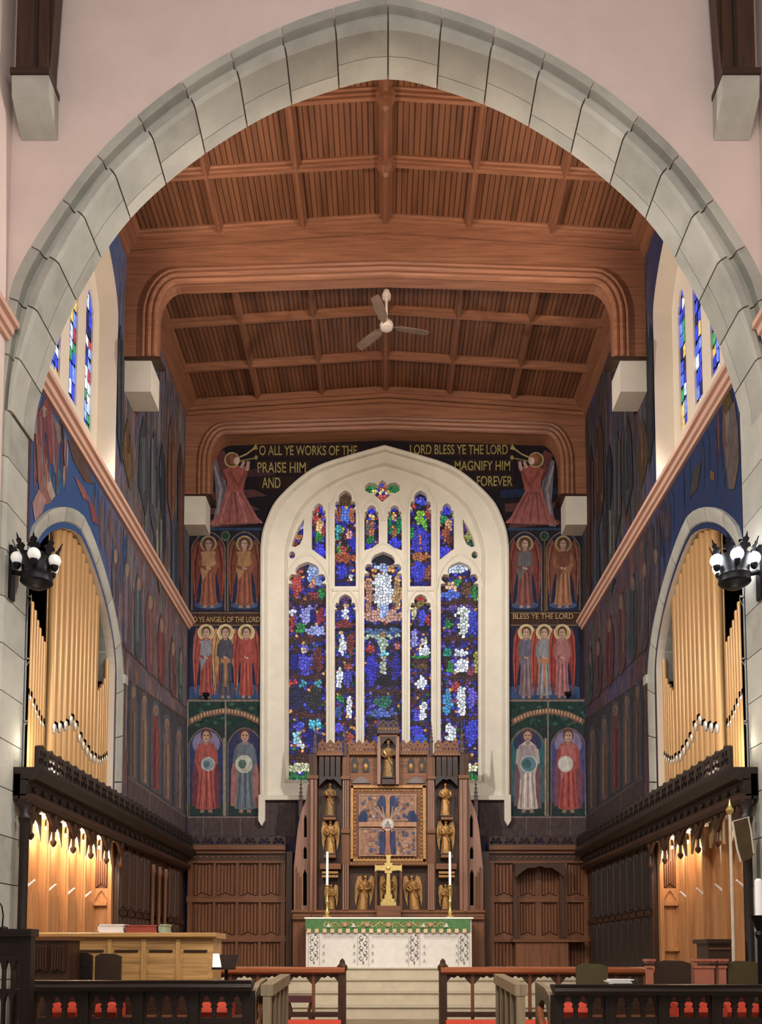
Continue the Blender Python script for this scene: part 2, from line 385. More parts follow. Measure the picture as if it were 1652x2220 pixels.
# ---- back wall with the window opening
def mir(l, c): return l+[(2*c-x, y) for x, y in l[::-1] if abs(x-c) > .5]
WC = 834
out_px = mir([(569, 1732)]+smooth_pts([(570, 1193), (573, 1158), (584, 1126), (597, 1097), (618, 1073), (653, 1041), (693, 1014), (773, 990), (834, 973)], 2), WC)
inn_px = mir([(624, 1693)]+smooth_pts([(624, 1205), (626, 1185), (636, 1150), (655, 1105), (690, 1070), (740, 1040), (790, 1022), (834, 1010)], 2), WC)
W_out = [at(x, y, YB) for x, y in out_px]; YT = YB+.3; W_in = [at(x, y, YT) for x, y in inn_px]
b = MB(); b.plate([(-5.2, 0), (5.2, 0), (5.2, RIDGE+.2), (-5.2, RIDGE+.2)], [[(p.x, p.z) for p in W_out]], XZ, YB, YB+.5, 'mural_back', side='pale_stone')
wall_b = b.build('wall_back', 'mural_back', kind='structure', label='painted east wall around the great stained glass window', cat='wall')
# ================================================================== EAST WINDOW
win = thing('window_1', at(834, 1730, YB), 'great pointed stained glass window with pale stone tracery behind the altar', 'window', kind='structure')
b = MB(); n = len(W_out)
rs = resample([(p.x, p.z) for p in W_out+[W_out[0]]], 120); ri = resample([(p.x, p.z) for p in W_in+[W_in[0]]], 120)
# splay: index-matched outlines by fraction of upper run, simple ruled surface
def corr(outl, inl, m=60):
    a = resample([(p.x, p.z) for p in outl], m); c = resample([(p.x, p.z) for p in inl], m); return a, c
a, c = corr(W_out, W_in)
mid = [p.lerp(q, .45) for p, q in zip(a, c)]
b.loft([[(p.x, YB-.05, p.y) for p in a], [(p.x, YB-.05, p.y) for p in [x.lerp(y, .1) for x, y in zip(a, c)]], [(p.x, YB+.05, p.y) for p in [x.lerp(y, .2) for x, y in zip(a, c)]], [(p.x, YT-.08, p.y) for p in [x.lerp(y, .86) for x, y in zip(a, c)]], [(p.x, YT-.1, p.y) for p in [x.lerp(y, .9) for x, y in zip(a, c)]], [(p.x, YT+.02, p.y) for p in c]], closed=True, caps=False)
b.build('surround', 'pale_stone', win)
b = MB(); hp = [(p.x, YB-.05, p.z) for p in W_out]
b.tube([(hp[0][0], YB-.06, at(0, 1745, YB).z)]+hp+[(hp[-1][0], YB-.06, at(0, 1745, YB).z)], .055, 8)
for s_, p in ((-1, hp[0]), (1, hp[-1])):
    z1 = at(0, 1725, YB).z; z0 = at(0, 1792, YB).z
    b.prism([(p[0]-.07, z1), (p[0]-.07, z0+.12), (p[0], z0), (p[0]+.07, z0+.12), (p[0]+.07, z1)], XZ, YB-.12, YB)
b.build('hood_mould', 'pale_stone', win)
sl = MB(); p0 = at(571, 1728, YB-.1); p1 = at(1097, 1728, YB-.1); sl.box(p0.x, p1.x, YB-.1, YB+.05, p0.z-.06, p0.z+.03); sl.build('sill', 'pale_stone', win)
HEADL = [(-1, 0), (-.97, .05), (-.74, .07), (-.82, .12), (-.96, .22), (-.97, .34), (-.85, .46), (-.66, .46), (-.55, .43), (-.63, .56), (-.6, .72), (-.45, .86), (-.2, .95)]
def head(cx, hw, ysh, yap, ybot, ybr=None):
    L = [(cx+u*hw, ysh-(ysh-yap)*v) for u, v in HEADL]
    R = [(cx-u*hw, ysh-(ysh-yap)*v) for u, v in HEADL[::-1]]
    return [(cx-hw, ybot)]+L+[(cx, yap)]+R+[(cx+hw, ybr or ybot)]
LIGHTS = [('L1', head(666, 41, 1268, 1218, 1691)), ('L2', head(748.5, 23, 1323, 1288, 1660)), ('L2u', head(748.5, 23, 1107, 1063, 1271)),
    ('C', head(830.5, 41, 1246, 1196, 1660)), ('s1', head(805.5, 15.5, 1120, 1095, 1193, 1183)), ('s2', head(855.5, 15.5, 1120, 1095, 1183, 1193)),
    ('o1', head(691, 15.5, 1120, 1091, 1190, 1213)), ('o2', head(969, 15.5, 1120, 1091, 1213, 1190)),
    ('R2', head(912, 23, 1323, 1288, 1660)), ('R2u', head(912, 23, 1107, 1063, 1271)), ('R1', head(996.5, 41, 1268, 1218, 1691)),
    ('k1', [(659, 1125), (657, 1165), (650, 1180), (640, 1186), (632, 1184), (636, 1168), (646, 1145)]), ('k2', [(1003, 1125), (1005, 1165), (1012, 1180), (1022, 1186), (1030, 1184), (1026, 1168), (1016, 1145)]),
    ('k3', [(633+7*math.cos(t*PI/5), 1203+8*math.sin(t*PI/5)) for t in range(10)]), ('k4', [(1029+7*math.cos(t*PI/5), 1203+8*math.sin(t*PI/5)) for t in range(10)]),
    ('T', mir([(829, 1088), (845, 1074), (848, 1068), (857, 1069), (866, 1064), (867, 1054), (858, 1046), (846, 1047), (838, 1053), (836, 1046), (829, 1040)], 829))]
b = MB()
b.plate([(p.x, p.z) for p in W_in], [[(at(x, y, YT).x, at(x, y, YT).z) for x, y in l] for _, l in LIGHTS], XZ, YT, YT+.16)
b.build('tracery', 'pale_stone', win)
def pxtube(pts, Y, r, name, m, parent, n=8, smooth=True, closed=False):
    b = MB(); b.tube([at(x, y, Y) for x, y in pts], r, n, closed=closed); return b.build(name, m, parent, smooth)
for mx in (716, 781, 880, 944):
    pxtube([(mx, 1640), (mx, 1090)], YT, .035, 'mullion_roll', 'pale_stone', win)
for (cx, hw, ys, ya) in ((830.5, 49, 1250, 1178), (666, 49, 1275, 1202), (996.5, 49, 1275, 1202), (748.5, 30, 1325, 1276), (912, 30, 1325, 1276), (748.5, 30, 1112, 1048), (912, 30, 1112, 1048), (805.5, 22, 1130, 1084), (855.5, 22, 1130, 1084)):
    pts = [(cx+hw*t, ys-(ys-ya)*(1-abs(t)**1.6)**.55) for t in [-math.cos(PI*i/16) for i in range(17)]]
    pxtube(pts, YT, .028, 'tracery_arch', 'pale_stone', win, 6)
pxtube([(720, 1279), (777, 1279)], YT, .04, 'transom', 'pale_stone', win); pxtube([(884, 1279), (941, 1279)], YT, .04, 'transom', 'pale_stone', win)
# glass: leaded panes
BL, DB, VI, PA_, WH, RD, BR, GR, AM, TE, YE, DK = '3a3ed0', '1d1d78', '6a5ac8', 'a9bcf2', 'eef3ff', 'b8423e', '4a2b22', '2f8a44', 'd99a5c', '46a6b4', 'dcc878', '141218'
BLOBS = {
'C': [(830, 1210, 34, 14, DK), (830, 1232, 20, 8, PA_), (812, 1235, 6, 5, AM), (848, 1235, 6, 5, AM), (868, 1228, 6, 9, '4a80c8'), (800, 1285, 9, 38, 'c08a70'), (862, 1285, 9, 38, 'c8a070'), (830, 1335, 42, 14, 'd0a090'), (830, 1262, 20, 20, WH), (831, 1292, 20, 32, WH), (831, 1325, 10, 16, PA_), (830, 1358, 42, 6, DK), (830, 1369, 42, 7, '4a6a9a'), (806, 1380, 20, 4, 'b8ccba'), (854, 1380, 20, 4, 'b8ccba'), (831, 1376, 7, 7, 'b08a60'), (831, 1398, 9, 16, 'b0c6b4'), (831, 1418, 10, 7, '80ccdc'), (831, 1442, 6, 18, 'b4bcac'), (832, 1460, 5, 6, WH), (802, 1407, 9, 9, RD), (805, 1452, 13, 34, '3434b8'), (860, 1404, 7, 7, 'c07060'), (858, 1446, 10, 30, '2c2c90'), (835, 1478, 20, 12, DK), (830, 1497, 42, 5, BR), (830, 1522, 20, 12, '2f6a5a'), (830, 1545, 30, 9, '5a70c0'), (830, 1560, 42, 4, DK)],
'L1': [(682, 1236, 15, 16, PA_), (682, 1260, 14, 12, '8fa8e8'), (643, 1266, 11, 30, 'b84c48'), (648, 1240, 9, 8, 'a85848'), (678, 1264, 7, 7, 'e8a080'), (680, 1290, 12, 10, '8a3a40'), (697, 1285, 6, 12, GR), (666, 1305, 42, 6, BR), (668, 1333, 16, 20, 'a0a0e8'), (678, 1335, 9, 16, DB), (652, 1362, 9, 14, GR), (684, 1368, 20, 11, 'a8b0f0'), (633, 1350, 7, 18, RD), (633, 1327, 8, 6, WH), (695, 1335, 8, 16, '8a3040'), (666, 1386, 42, 6, BR), (660, 1413, 6, 9, 'd8c0b8'), (660, 1440, 13, 22, '5454d0'), (690, 1430, 11, 28, '6a302c'), (640, 1435, 8, 14, DB), (666, 1468, 42, 6, BR), (635, 1480, 10, 7, RD), (656, 1483, 6, 8, TE), (690, 1482, 7, 7, TE), (645, 1515, 18, 22, '26264a'), (682, 1515, 18, 24, '2c2f30'), (666, 1552, 42, 6, BR), (683, 1570, 13, 11, '58c8ec'), (650, 1574, 8, 10, '5058d0'), (641, 1600, 8, 14, '9fe0f0'), (652, 1614, 6, 8, WH), (637, 1622, 6, 6, GR), (675, 1600, 14, 18, DB), (666, 1645, 42, 8, BR), (666, 1665, 42, 11, 'dcdcb4'), (666, 1685, 42, 8, '2f7a3c')],
'R1': [(992, 1232, 26, 11, 'dce8ff'), (980, 1272, 13, 12, 'e8bc98'), (978, 1290, 22, 9, '5a78e0'), (993, 1262, 7, 7, GR), (1012, 1278, 12, 18, '6a4a30'), (1028, 1285, 6, 14, GR), (996, 1305, 42, 6, BR), (996, 1318, 42, 5, '6a50a0'), (1003, 1325, 13, 8, 'dfe8e0'), (1004, 1352, 11, 28, 'dfe8e0'), (988, 1330, 6, 5, 'dfe8e0'), (972, 1352, 7, 12, GR), (1025, 1345, 9, 26, '4048c0'), (996, 1386, 42, 5, BR), (999, 1416, 14, 9, 'e4ecf0'), (1001, 1442, 15, 17, WH), (976, 1448, 8, 12, GR), (1033, 1430, 5, 26, 'b0a850'), (970, 1415, 8, 10, '2f8a7a'), (1022, 1455, 9, 9, 'a04a60'), (996, 1468, 42, 5, BR), (988, 1490, 8, 9, RD), (1001, 1518, 11, 30, 'eaf0f4'), (970, 1522, 9, 28, '4898cc'), (1023, 1510, 10, 22, VI), (996, 1556, 42, 5, BR), (976, 1582, 11, 12, WH), (975, 1600, 12, 10, 'e6f0fa'), (1022, 1590, 13, 28, '4248d4'), (996, 1645, 42, 8, BR), (996, 1665, 42, 11, 'dcdcb4'), (996, 1685, 42, 8, '2f7a3c')],
'L2': [(748, 1300, 8, 7, '5a3a70'), (750, 1312, 6, 6, 'e0b898'), (748, 1332, 8, 14, WH), (735, 1335, 6, 16, '3a3aa0'), (761, 1335, 6, 16, '3030a0'), (748, 1354, 24, 8, '8a3a38'), (748, 1364, 24, 4, DK), (742, 1398, 7, 22, WH), (760, 1395, 9, 22, '7a3830'), (742, 1373, 5, 5, 'e0a880'), (748, 1431, 24, 5, BR), (735, 1468, 7, 22, WH), (753, 1472, 8, 16, '5050c0'), (755, 1445, 10, 7, 'a05040'), (748, 1500, 24, 5, BR), (758, 1534, 7, 28, 'f0f4f8'), (733, 1545, 8, 14, '3a5aa0'), (738, 1515, 8, 9, GR), (748, 1565, 24, 5, BR), (735, 1578, 12, 10, '5a50d8'), (758, 1600, 8, 12, 'b04a40')],
'R2': [(912, 1295, 10, 7, RD), (912, 1311, 9, 8, '8a7a40'), (898, 1332, 6, 14, 'e0d8a0'), (914, 1340, 8, 18, '4a50d8'), (929, 1345, 6, 13, RD), (912, 1362, 24, 4, DK), (898, 1386, 7, 18, 'a8a8ec'), (921, 1392, 7, 9, 'dcd8d0'), (920, 1412, 11, 11, WH), (912, 1424, 18, 4, GR), (912, 1433, 24, 5, BR), (913, 1445, 14, 8, '6a5030'), (913, 1482, 13, 12, WH), (912, 1473, 6, 6, WH), (912, 1500, 24, 5, BR), (918, 1530, 7, 12, 'f0f4f8'), (917, 1552, 8, 12, WH), (902, 1550, 7, 14, '5a50d0'), (912, 1568, 24, 4, BR), (905, 1585, 14, 10, '5048e0'), (912, 1602, 14, 8, '3a60d0')],
'L2u': [(748, 1078, 20, 20, '5a3f2a'), (749, 1102, 6, 6, YE), (749, 1118, 10, 14, '5a84ec'), (735, 1118, 6, 16, '9a5040'), (762, 1118, 6, 16, 'b06848'), (733, 1152, 6, 22, TE), (743, 1147, 6, 6, 'a8a840'), (757, 1160, 8, 10, 'e0a0a0'), (765, 1180, 6, 18, BL), (735, 1190, 6, 12, '6a9a50'), (746, 1190, 8, 10, 'c05850'), (748, 1210, 22, 10, 'a85838'), (742, 1240, 11, 16, '3a3ed0'), (760, 1248, 5, 9, 'dcd8e0'), (748, 1268, 24, 6, DB)],
'R2u': [(912, 1070, 14, 9, DK), (912, 1088, 12, 7, '4a58d8'), (898, 1100, 6, 6, RD), (911, 1122, 9, 18, '8ac040'), (922, 1140, 6, 16, '6ab048'), (928, 1112, 6, 14, 'b04a48'), (910, 1170, 18, 28, '4444c8'), (910, 1175, 3, 22, 'c87a80'), (893, 1155, 6, 14, GR), (912, 1207, 20, 9, 'b87044'), (908, 1240, 14, 22, '4448d8'), (928, 1240, 6, 18, '9a5a40'), (912, 1268, 24, 6, DB)],
'o1': [(686, 1104, 8, 10, RD), (698, 1104, 8, 10, BL), (684, 1125, 6, 9, 'b04040'), (692, 1142, 9, 13, 'e8bc88'), (690, 1164, 9, 12, GR), (702, 1150, 5, 16, 'a04a50'), (695, 1195, 12, 16, '4a4ae0')],
'o2': [(968, 1105, 14, 12, '3a40d0'), (963, 1128, 8, 8, '2f8a5a'), (972, 1138, 8, 12, 'd8a880'), (966, 1156, 9, 16, 'a85a40'), (975, 1170, 6, 10, '7a3a30'), (966, 1196, 12, 14, '4a4ae0')],
's1': [(805, 1102, 12, 10, '3a40d8'), (806, 1120, 5, 8, 'e0b878'), (805, 1145, 6, 16, 'b06a48'), (797, 1145, 5, 14, '6a6a60'), (805, 1170, 8, 10, '2f8a4a'), (798, 1185, 6, 7, BL)],
's2': [(855, 1102, 12, 10, '3a40d8'), (855, 1120, 5, 8, 'e0b878'), (846, 1140, 6, 20, '1f7a5a'), (865, 1140, 6, 20, '1f8a5a'), (855, 1152, 5, 14, 'b87048'), (856, 1178, 14, 12, '4048e0')],
'k1': [(652, 1140, 8, 10, 'a8a0e0'), (648, 1165, 8, 8, 'b87a48'), (640, 1180, 8, 8, '8a4a30')], 'k2': [(1010, 1140, 8, 14, '5a4080'), (1014, 1165, 7, 9, '9aa048'), (1020, 1180, 8, 6, '2f5a3a')],
'k3': [(633, 1200, 9, 9, '8a4a38')], 'k4': [(1029, 1200, 9, 9, '24402e')],
'T': [(803, 1057, 14, 12, '2c7a40'), (856, 1057, 14, 12, '2c7a40'), (829, 1046, 8, 7, '4a60e0'), (829, 1058, 10, 5, 'b85a48'), (829, 1066, 16, 4, 'f0e0a0'), (829, 1079, 9, 8, 'c85858'), (812, 1068, 6, 4, YE), (846, 1068, 6, 4, YE)]}
BASEPAL = ['30329c']*4+['23246e']*5+['4448c0']*2+[VI]+['3a2326']*4+['5a302c']*2+['241d20']*7+['1f5a34']+['6a4a8a']+[AM]+['8a3a38']
def clip(poly, nx, ny, d):
    out = []
    for i in range(len(poly)):
        a, c = poly[i], poly[(i+1) % len(poly)]
        da = a[0]*nx+a[1]*ny-d; dc = c[0]*nx+c[1]*ny-d
        if da <= 0: out.append(a)
        if (da < 0) != (dc < 0):
            t = da/(da-dc); out.append((a[0]+(c[0]-a[0])*t, a[1]+(c[1]-a[1])*t))
    return out
def cells(x0, x1, y0, y1, s, jit=.42):
    nx = max(1, round((x1-x0)/s)); ny = max(1, round((y1-y0)/(s*1.05))); dx = (x1-x0)/nx; dy = (y1-y0)/ny
    P = {(i, j): (x0+dx*(i+.5+random.uniform(-jit, jit)), y0+dy*(j+.5+random.uniform(-jit, jit))) for i in range(nx) for j in range(ny)}
    for (i, j), p in P.items():
        poly = [(x0, y0), (x1, y0), (x1, y1), (x0, y1)]
        for di in (-2, -1, 0, 1, 2):
            for dj in (-2, -1, 0, 1, 2):
                q = P.get((i+di, j+dj))
                if q is None or q is p: continue
                nxv, nyv = q[0]-p[0], q[1]-p[1]; poly = clip(poly, nxv, nyv, (q[0]**2+q[1]**2-p[0]**2-p[1]**2)/2)
                if len(poly) < 3: break
            if len(poly) < 3: break
        if len(poly) >= 3: yield p, poly
def set_cols(me, cols):
    a = me.color_attributes.new('Col', 'FLOAT_COLOR', 'CORNER'); vals = []
    for p, c in zip(me.polygons, cols): vals += list(c)*p.loop_total
    a.data.foreach_set('color', vals)
PANES = []
for nm, l in LIGHTS:
    xs = [p[0] for p in l]; ys = [p[1] for p in l]; x0, x1, y0, y1 = min(xs)-2.5, max(xs)+2.5, min(ys)-2.5, max(ys)+2.5
    s = 6.4 if nm in ('C', 'L1', 'R1') else 5.6
    for p, poly in cells(x0, x1, y0, y1, s):
        c = random.choice(BASEPAL)
        for bx, by, rx, ry, col in BLOBS.get(nm, []):
            if ((p[0]-bx)/rx)**2+((p[1]-by)/ry)**2 <= 1.05: c = col
        k = random.uniform(.65, 1.25); cl = tuple(min(1.6, v*k) for v in lin(c))
        ar = abs(sum(a[0]*d[1]-d[0]*a[1] for a, d in zip(poly, poly[1:]+poly[:1])))/2
        mx_, my_ = sum(a[0] for a in poly)/len(poly), sum(a[1] for a in poly)/len(poly); sh = .86
        poly = [(mx_+(a-mx_)*sh, my_+(d-my_)*sh) for a, d in poly]
        PANES.append((ar, nm, poly, (*cl, 1)))
    b = MB(); q0 = at(x0-2, y1+2, YT+.19); q1 = at(x1+2, y0-2, YT+.19); b.box(q0.x, q1.x, YT+.185, YT+.21, q0.z, q1.z); b.build('lead_came', 'lead', win)
PANES.sort(key=lambda t: -t[0])
YG = YT+.172
def pane_mesh(b, poly):
    n = len(poly); vs = [at(x, y, YG) for x, y in poly]+[at(x, y, YG+.014) for x, y in poly]
    b.add(vs, [list(range(n))]+[(i, (i+1) % n, n+(i+1) % n, n+i) for i in range(n)]); return n+1
for ar, nm, poly, c in PANES[:300]:
    b = MB(); k = pane_mesh(b, poly); o = b.build('glass_pane', 'stained_glass', win); set_cols(o.data, [c]*k)
for nm, l in LIGHTS:
    b = MB(); cols = []
    for ar, n2, poly, c in PANES[300:]:
        if n2 == nm: cols += [c]*pane_mesh(b, poly)
    if cols: o = b.build('leaded_glass', 'stained_glass', win, kind='stuff'); set_cols(o.data, cols)
b = MB(); b.box(-3.2, 3.2, YT+.3, YT+.35, 4, 13); b.build('window_back_sheet', 'void', win)  # black sheet closing the wall opening behind the glass
# ---- clerestory windows in the side walls
for sgn, wn_, nm in ((-1, 'window_2', 'left'), (1, 'window_3', 'right')):
    X = HW+.31; t = thing(wn_, (sgn*X, 12.8, 9.0), 'narrow blue lancet lights in pale stone high in the %s chancel wall' % nm, 'window', kind='structure')
    holes = []; cs = (11.85, 12.58, 13.28, 13.98)
    for c in cs:
        holes.append([(c-.17, 9.85)]+[(c+u*.17, 11.75+(.36 if c > 12 else .3)*v) for u, v in HEADL]+[(c, 12.12)]+[(c-u*.17, 11.75+.36*v) for u, v in HEADL[::-1]]+[(c+.17, 9.85)])
    b = MB(); b.plate([(11.05, 8.8), (14.5, 8.8), (14.5, 13.6), (11.05, 13.6)], holes, YZ, sgn*X, sgn*(X+.03)); b.build('tracery', 'white_plaster', t)
    b = MB(); b.box(*sorted((sgn*(X+.05), sgn*(X+.08))), 11.0, 14.6, 8.8, 13.6); b.build('lead_came', 'lead', t)
    pal = ['4a64e0', '8aa8ff', 'eaf2ff', '3040c8', '3a50d0', '2a34a8', 'a03a48', '3a8a5a', 'd8b060', '6a84f0', '1c1c50', 'c8d8ff']
    for c in cs:
        k = 0; z = 9.8
        while z < 12.15:
            hh = random.uniform(.12, .26)
            for a0, a1 in ((c-.18, c-.065), (c-.05, c+.05), (c+.065, c+.18)):
                b = MB(); sl = random.uniform(-.04, .04)
                b.poly([(sgn*(X+.036), a0, z), (sgn*(X+.036), a1, z+sl), (sgn*(X+.036), a1, z+hh+sl), (sgn*(X+.036), a0, z+hh)])
                o = b.build('glass_pane', 'stained_glass', t); set_cols(o.data, [(*[v*1.5 for v in lin(random.choice(pal))], 1)])
            z += hh+.028
# ================================================================== CEILING
b = MB(); b.prism([(-4.8, zc(4.8)+.06), (0, RIDGE+.06), (4.8, zc(4.8)+.06), (4.8, RIDGE+.4), (-4.8, RIDGE+.4)], XZ, YA1-.02, YB+.5)
ceil = b.build('ceiling', 'dark_y', kind='structure', label='low pitched coffered timber ceiling of the chancel', cat='ceiling')
RX = [-4.2, -2.8, -1.4, 0, 1.4, 2.8, 4.2]; RY1 = [11.3, 12.46, 13.6, 14.75]; RY2 = [15.35, 16.95, 18.3, 19.5]
for RY in (RY1, RY2):
    for y0, y1 in zip(RY, RY[1:]):
        for x0, x1 in zip(RX, RX[1:]):
            b = MB(); b.prism([(x0, zc(x0)-.005), (x1, zc(x1)-.005), (x1, zc(x1)+.03), (x0, zc(x0)+.03)], XZ, y0, y1); b.build('ceiling_panel', 'ceiling_boards', ceil)
def ribprof(w, d): return [(-w, .02), (-w, -.03), (-w*.72, -.045), (-w*.66, -.085), (-w*.4, -.095), (-w*.34, -d), (w*.34, -d), (w*.4, -.095), (w*.66, -.085), (w*.72, -.045), (w, -.03), (w, .02)]
for x in RX:
    for y0, y1 in ((YA1, 14.85), (15.1, 19.52)):
        w_, d_ = (.1, .15) if x == 0 else (.08, .13)
        b = MB(); b.prism(ribprof(w_, d_), lambda a, c, d: (x+a, d, zc(x)+c), y0, y1); b.build('ceiling_rib', 'beam_y', ceil)
for y in RY1+RY2:
    for s_ in (-1, 1):
        b = MB(); b.loft([[(s_*xx, y+a, zc(xx)+c) for a, c in ribprof(.085, .13)] for xx in (0, HW)]); b.build('ceiling_cross_rib', 'beam_x', ceil)
for s_ in (-1, 1):
    b = MB(); b.prism([(HW, -.35), (HW-.04, -.33), (HW-.1, -.2), (HW-.2, -.16), (HW-.22, 0), (HW, .02)], lambda a, c, d: (s_*a, d, zc(HW)+c), YA1, YB); b.build('wall_plate', 'beam_y', ceil)
# bosses at the ridge
for y in RY1[:-1]:
    b = MB(); b.lathe((0, y, RIDGE-.3), [(.01, -.04), (.06, 0), (.12, .1), (.16, .2)], 8); b.build('ridge_boss', 'beam_y', ceil)
# ---- tie beams on corbels
def tie_beam(y0, y1, label, zb=12.90):
    t = thing('tie_beam', (0, (y0+y1)/2, 11.57), label, 'beam', 'moulded tie beams of the chancel roof')
    zk = 11.57
    inner = [(3.86, zk), (3.86, 12.30)]+[(3.50+.36*math.cos(a), 12.30+(zb-12.30)*math.sin(a)) for a in [PI/2*i/7 for i in range(1, 8)]]+[(1.75, zb+.06), (0, zb+.12)]
    half = inner[::-1]
    pts = [(-x, z) for x, z in inner]+[(x, z) for x, z in half[1:]]+[(HW, zk), (HW, zc(HW)), (0, RIDGE), (-HW, zc(HW)), (-HW, zk)]
    b = MB(); b.plate(pts, [], XZ, y0, y1); b.build('beam_body', 'beam_x', t)
    full = [(-x, z) for x, z in inner]+[(x, z) for x, z in half[1:]]
    for off, r in ((.02, .055), (.12, .06), (.215, .045)):
        path = []
        for i, (x, z) in enumerate(full):
            a = Vector(full[max(0, i-1)]); c = Vector(full[min(len(full)-1, i+1)]); tn = (c-a).normalized(); nv = Vector((-tn.y, tn.x))
            path.append((x+nv.x*off, y0-.01, z+nv.y*off))
        b = MB(); b.tube(path, r, 8); b.build('roll_moulding', 'beam_x', t, True)
    for dz, dy, hh in ((-.05, .12, .12), (-.17, .08, .08), (-.27, .05, .07)):
        for s_ in (-1, 1):
            b = MB(); b.loft([[(s_*xx, y0-dy, zc(xx)+dz-hh), (s_*xx, y0+.02, zc(xx)+dz-hh), (s_*xx, y0+.02, zc(xx)+dz), (s_*xx, y0-dy, zc(xx)+dz)] for xx in (0, HW)]); b.build('cornice_strip', 'beam_x', t)
    for s_ in (-1, 1):
        b = MB(); b.box(*sorted((s_*3.78, s_*HW)), y0-.04, y1+.02, zk-.05, zk); b.build('base_pad', 'dark_x', t)
tie_beam(14.85, 15.12, 'heavy moulded wooden tie beam with curved braces nearest the chancel arch')
tie_beam(19.5, 20.0, 'heavy moulded wooden tie beam against the painted east wall', 12.965)
def corbel(x0, x1, y0, y1, z0, z1, label, s_, cut=.18):
    b = MB(); xs = (x0, x1) if s_ < 0 else (x1, x0)
    b.loft([[(xs[0], y0, z0), (xs[1]-(-s_)*0, y0, z0), (xs[1], y1, z0), (xs[0], y1, z0)], [(xs[0], y0, z1), (xs[1], y0, z1), (xs[1], y1, z1), (xs[0], y1, z1)]])
    return b.build('corbel', 'pale_stone', None, label=label, cat='corbel', group='stone corbels under the roof timbers')
for s_, nm in ((-1, 'left'), (1, 'right')):
    corbel(*sorted((s_*(HW-.002), s_*3.94)), 14.85, 15.42, 10.98, 11.52, 'pale stone block corbel on the %s wall under the nearer tie beam' % nm, s_)
    corbel(*sorted((s_*(HW-.002), s_*3.92)), 19.46, 19.998, 10.88, 11.52, 'pale stone block corbel in the %s corner beside the trumpet angel' % nm, s_)
    # nave wall posts and corbels
    xa, xb = 4.33, 3.90; zt = at(60, 172, 10.05).z; zl = at(60, 300, 10.3).z
    b = MB(); x0, x1 = sorted((s_*xa, s_*xb)); b.loft([[(x0, 10.02, zl+.25), (x1, 10.02, zl+.25), (x1, 10.325, zl), (x0, 10.325, zl)], [(x0, 10.0, zt), (x1, 10.0, zt), (x1, 10.325, zt), (x0, 10.325, zt)]])
    b.build('corbel', 'arch_stone_c', None, label='grey stone corbel at upper %s corner under the dark nave roof post' % nm, cat='corbel', group='stone corbels under the roof timbers')
    t = thing('roof_post', (s_*4.1, 10.2, zt), 'dark timber roof post with curved brace at upper %s corner of the view' % nm, 'beam')
    b = MB(); b.box(x0+.03, x1-.03, 10.03, 10.33, zt+.05, 17.4); b.build('post', 'dark_z', t)
    b = MB(); b.box(x0-.01, x1+.01, 9.97, 10.34, zt, zt+.07); b.build('foot_pad', 'dark_x', t)
    b = MB(); pts = [(4.0, 11.2+1.0), (4.0, 17), (3.2, 17), (3.45, 14.6), (3.68, 13.2), (3.88, zt+.3), (3.9, zt+.1)]
    xi = xb+.03; pts = [(xi+.1, zt+.07), (xi+.1, 17.3), (xi-.45, 17.3), (xi-.3, 15.6), (xi-.12, 14.4), (xi-.03, zt+.5), (xi, zt+.07)]
    b.prism([(s_*a, c) for a, c in pts], XZ, 10.08, 10.28); b.build('curved_brace', 'dark_z', t)
    b = MB(); b.box(*sorted((s_*(xi+.12), s_*(xi+.16))), 10.01, 10.05, zt+.07, 17.3); b.build('bead', 'black_oak_z', t)
# ---- ceiling fan
c = at(838, 703, 15.1); t = thing('ceiling_fan', (c.x, c.y, 12.9), 'three bladed brown ceiling fan hanging from the tie beam on a pale rod', 'ceiling fan')
b = MB(); b.lathe((c.x, c.y, 12.8), [(.07, 0), (.08, .06), (.05, .14)], 12); b.build('ceiling_cup', 'fan_rod', t, True)
b = MB(); b.tube([(c.x, c.y, 12.85), (c.x, c.y, c.z+.06)], .022, 8); b.build('rod', 'fan_rod', t, True)
b = MB(); b.lathe((c.x, c.y, c.z-.08), [(.03, -.02), (.1, 0), (.12, .06), (.1, .11), (.04, .17)], 16); b.build('motor', 'fan_rod', t, True)
for a in (-14, -131, -255):
    a = math.radians(-a); d = Vector((math.cos(a), math.sin(a), 0)); n_ = Vector((-d.y, d.x, 0)); o_ = Vector((c.x, c.y, c.z-.03)); b = MB()
    prof = [(.1, .03), (.16, .035), (.22, .075), (.5, .085), (.72, .075), (.75, .05)]
    up = [o_+d*r+n_*w_+Vector((0, 0, .015)) for r, w_ in prof]+[o_+d*r-n_*w_-Vector((0, 0, .015)) for r, w_ in prof[::-1]]
    b.loft([up, [p-Vector((0, 0, .012)) for p in up]]); b.build('fan_blade', 'fan_blade', t)
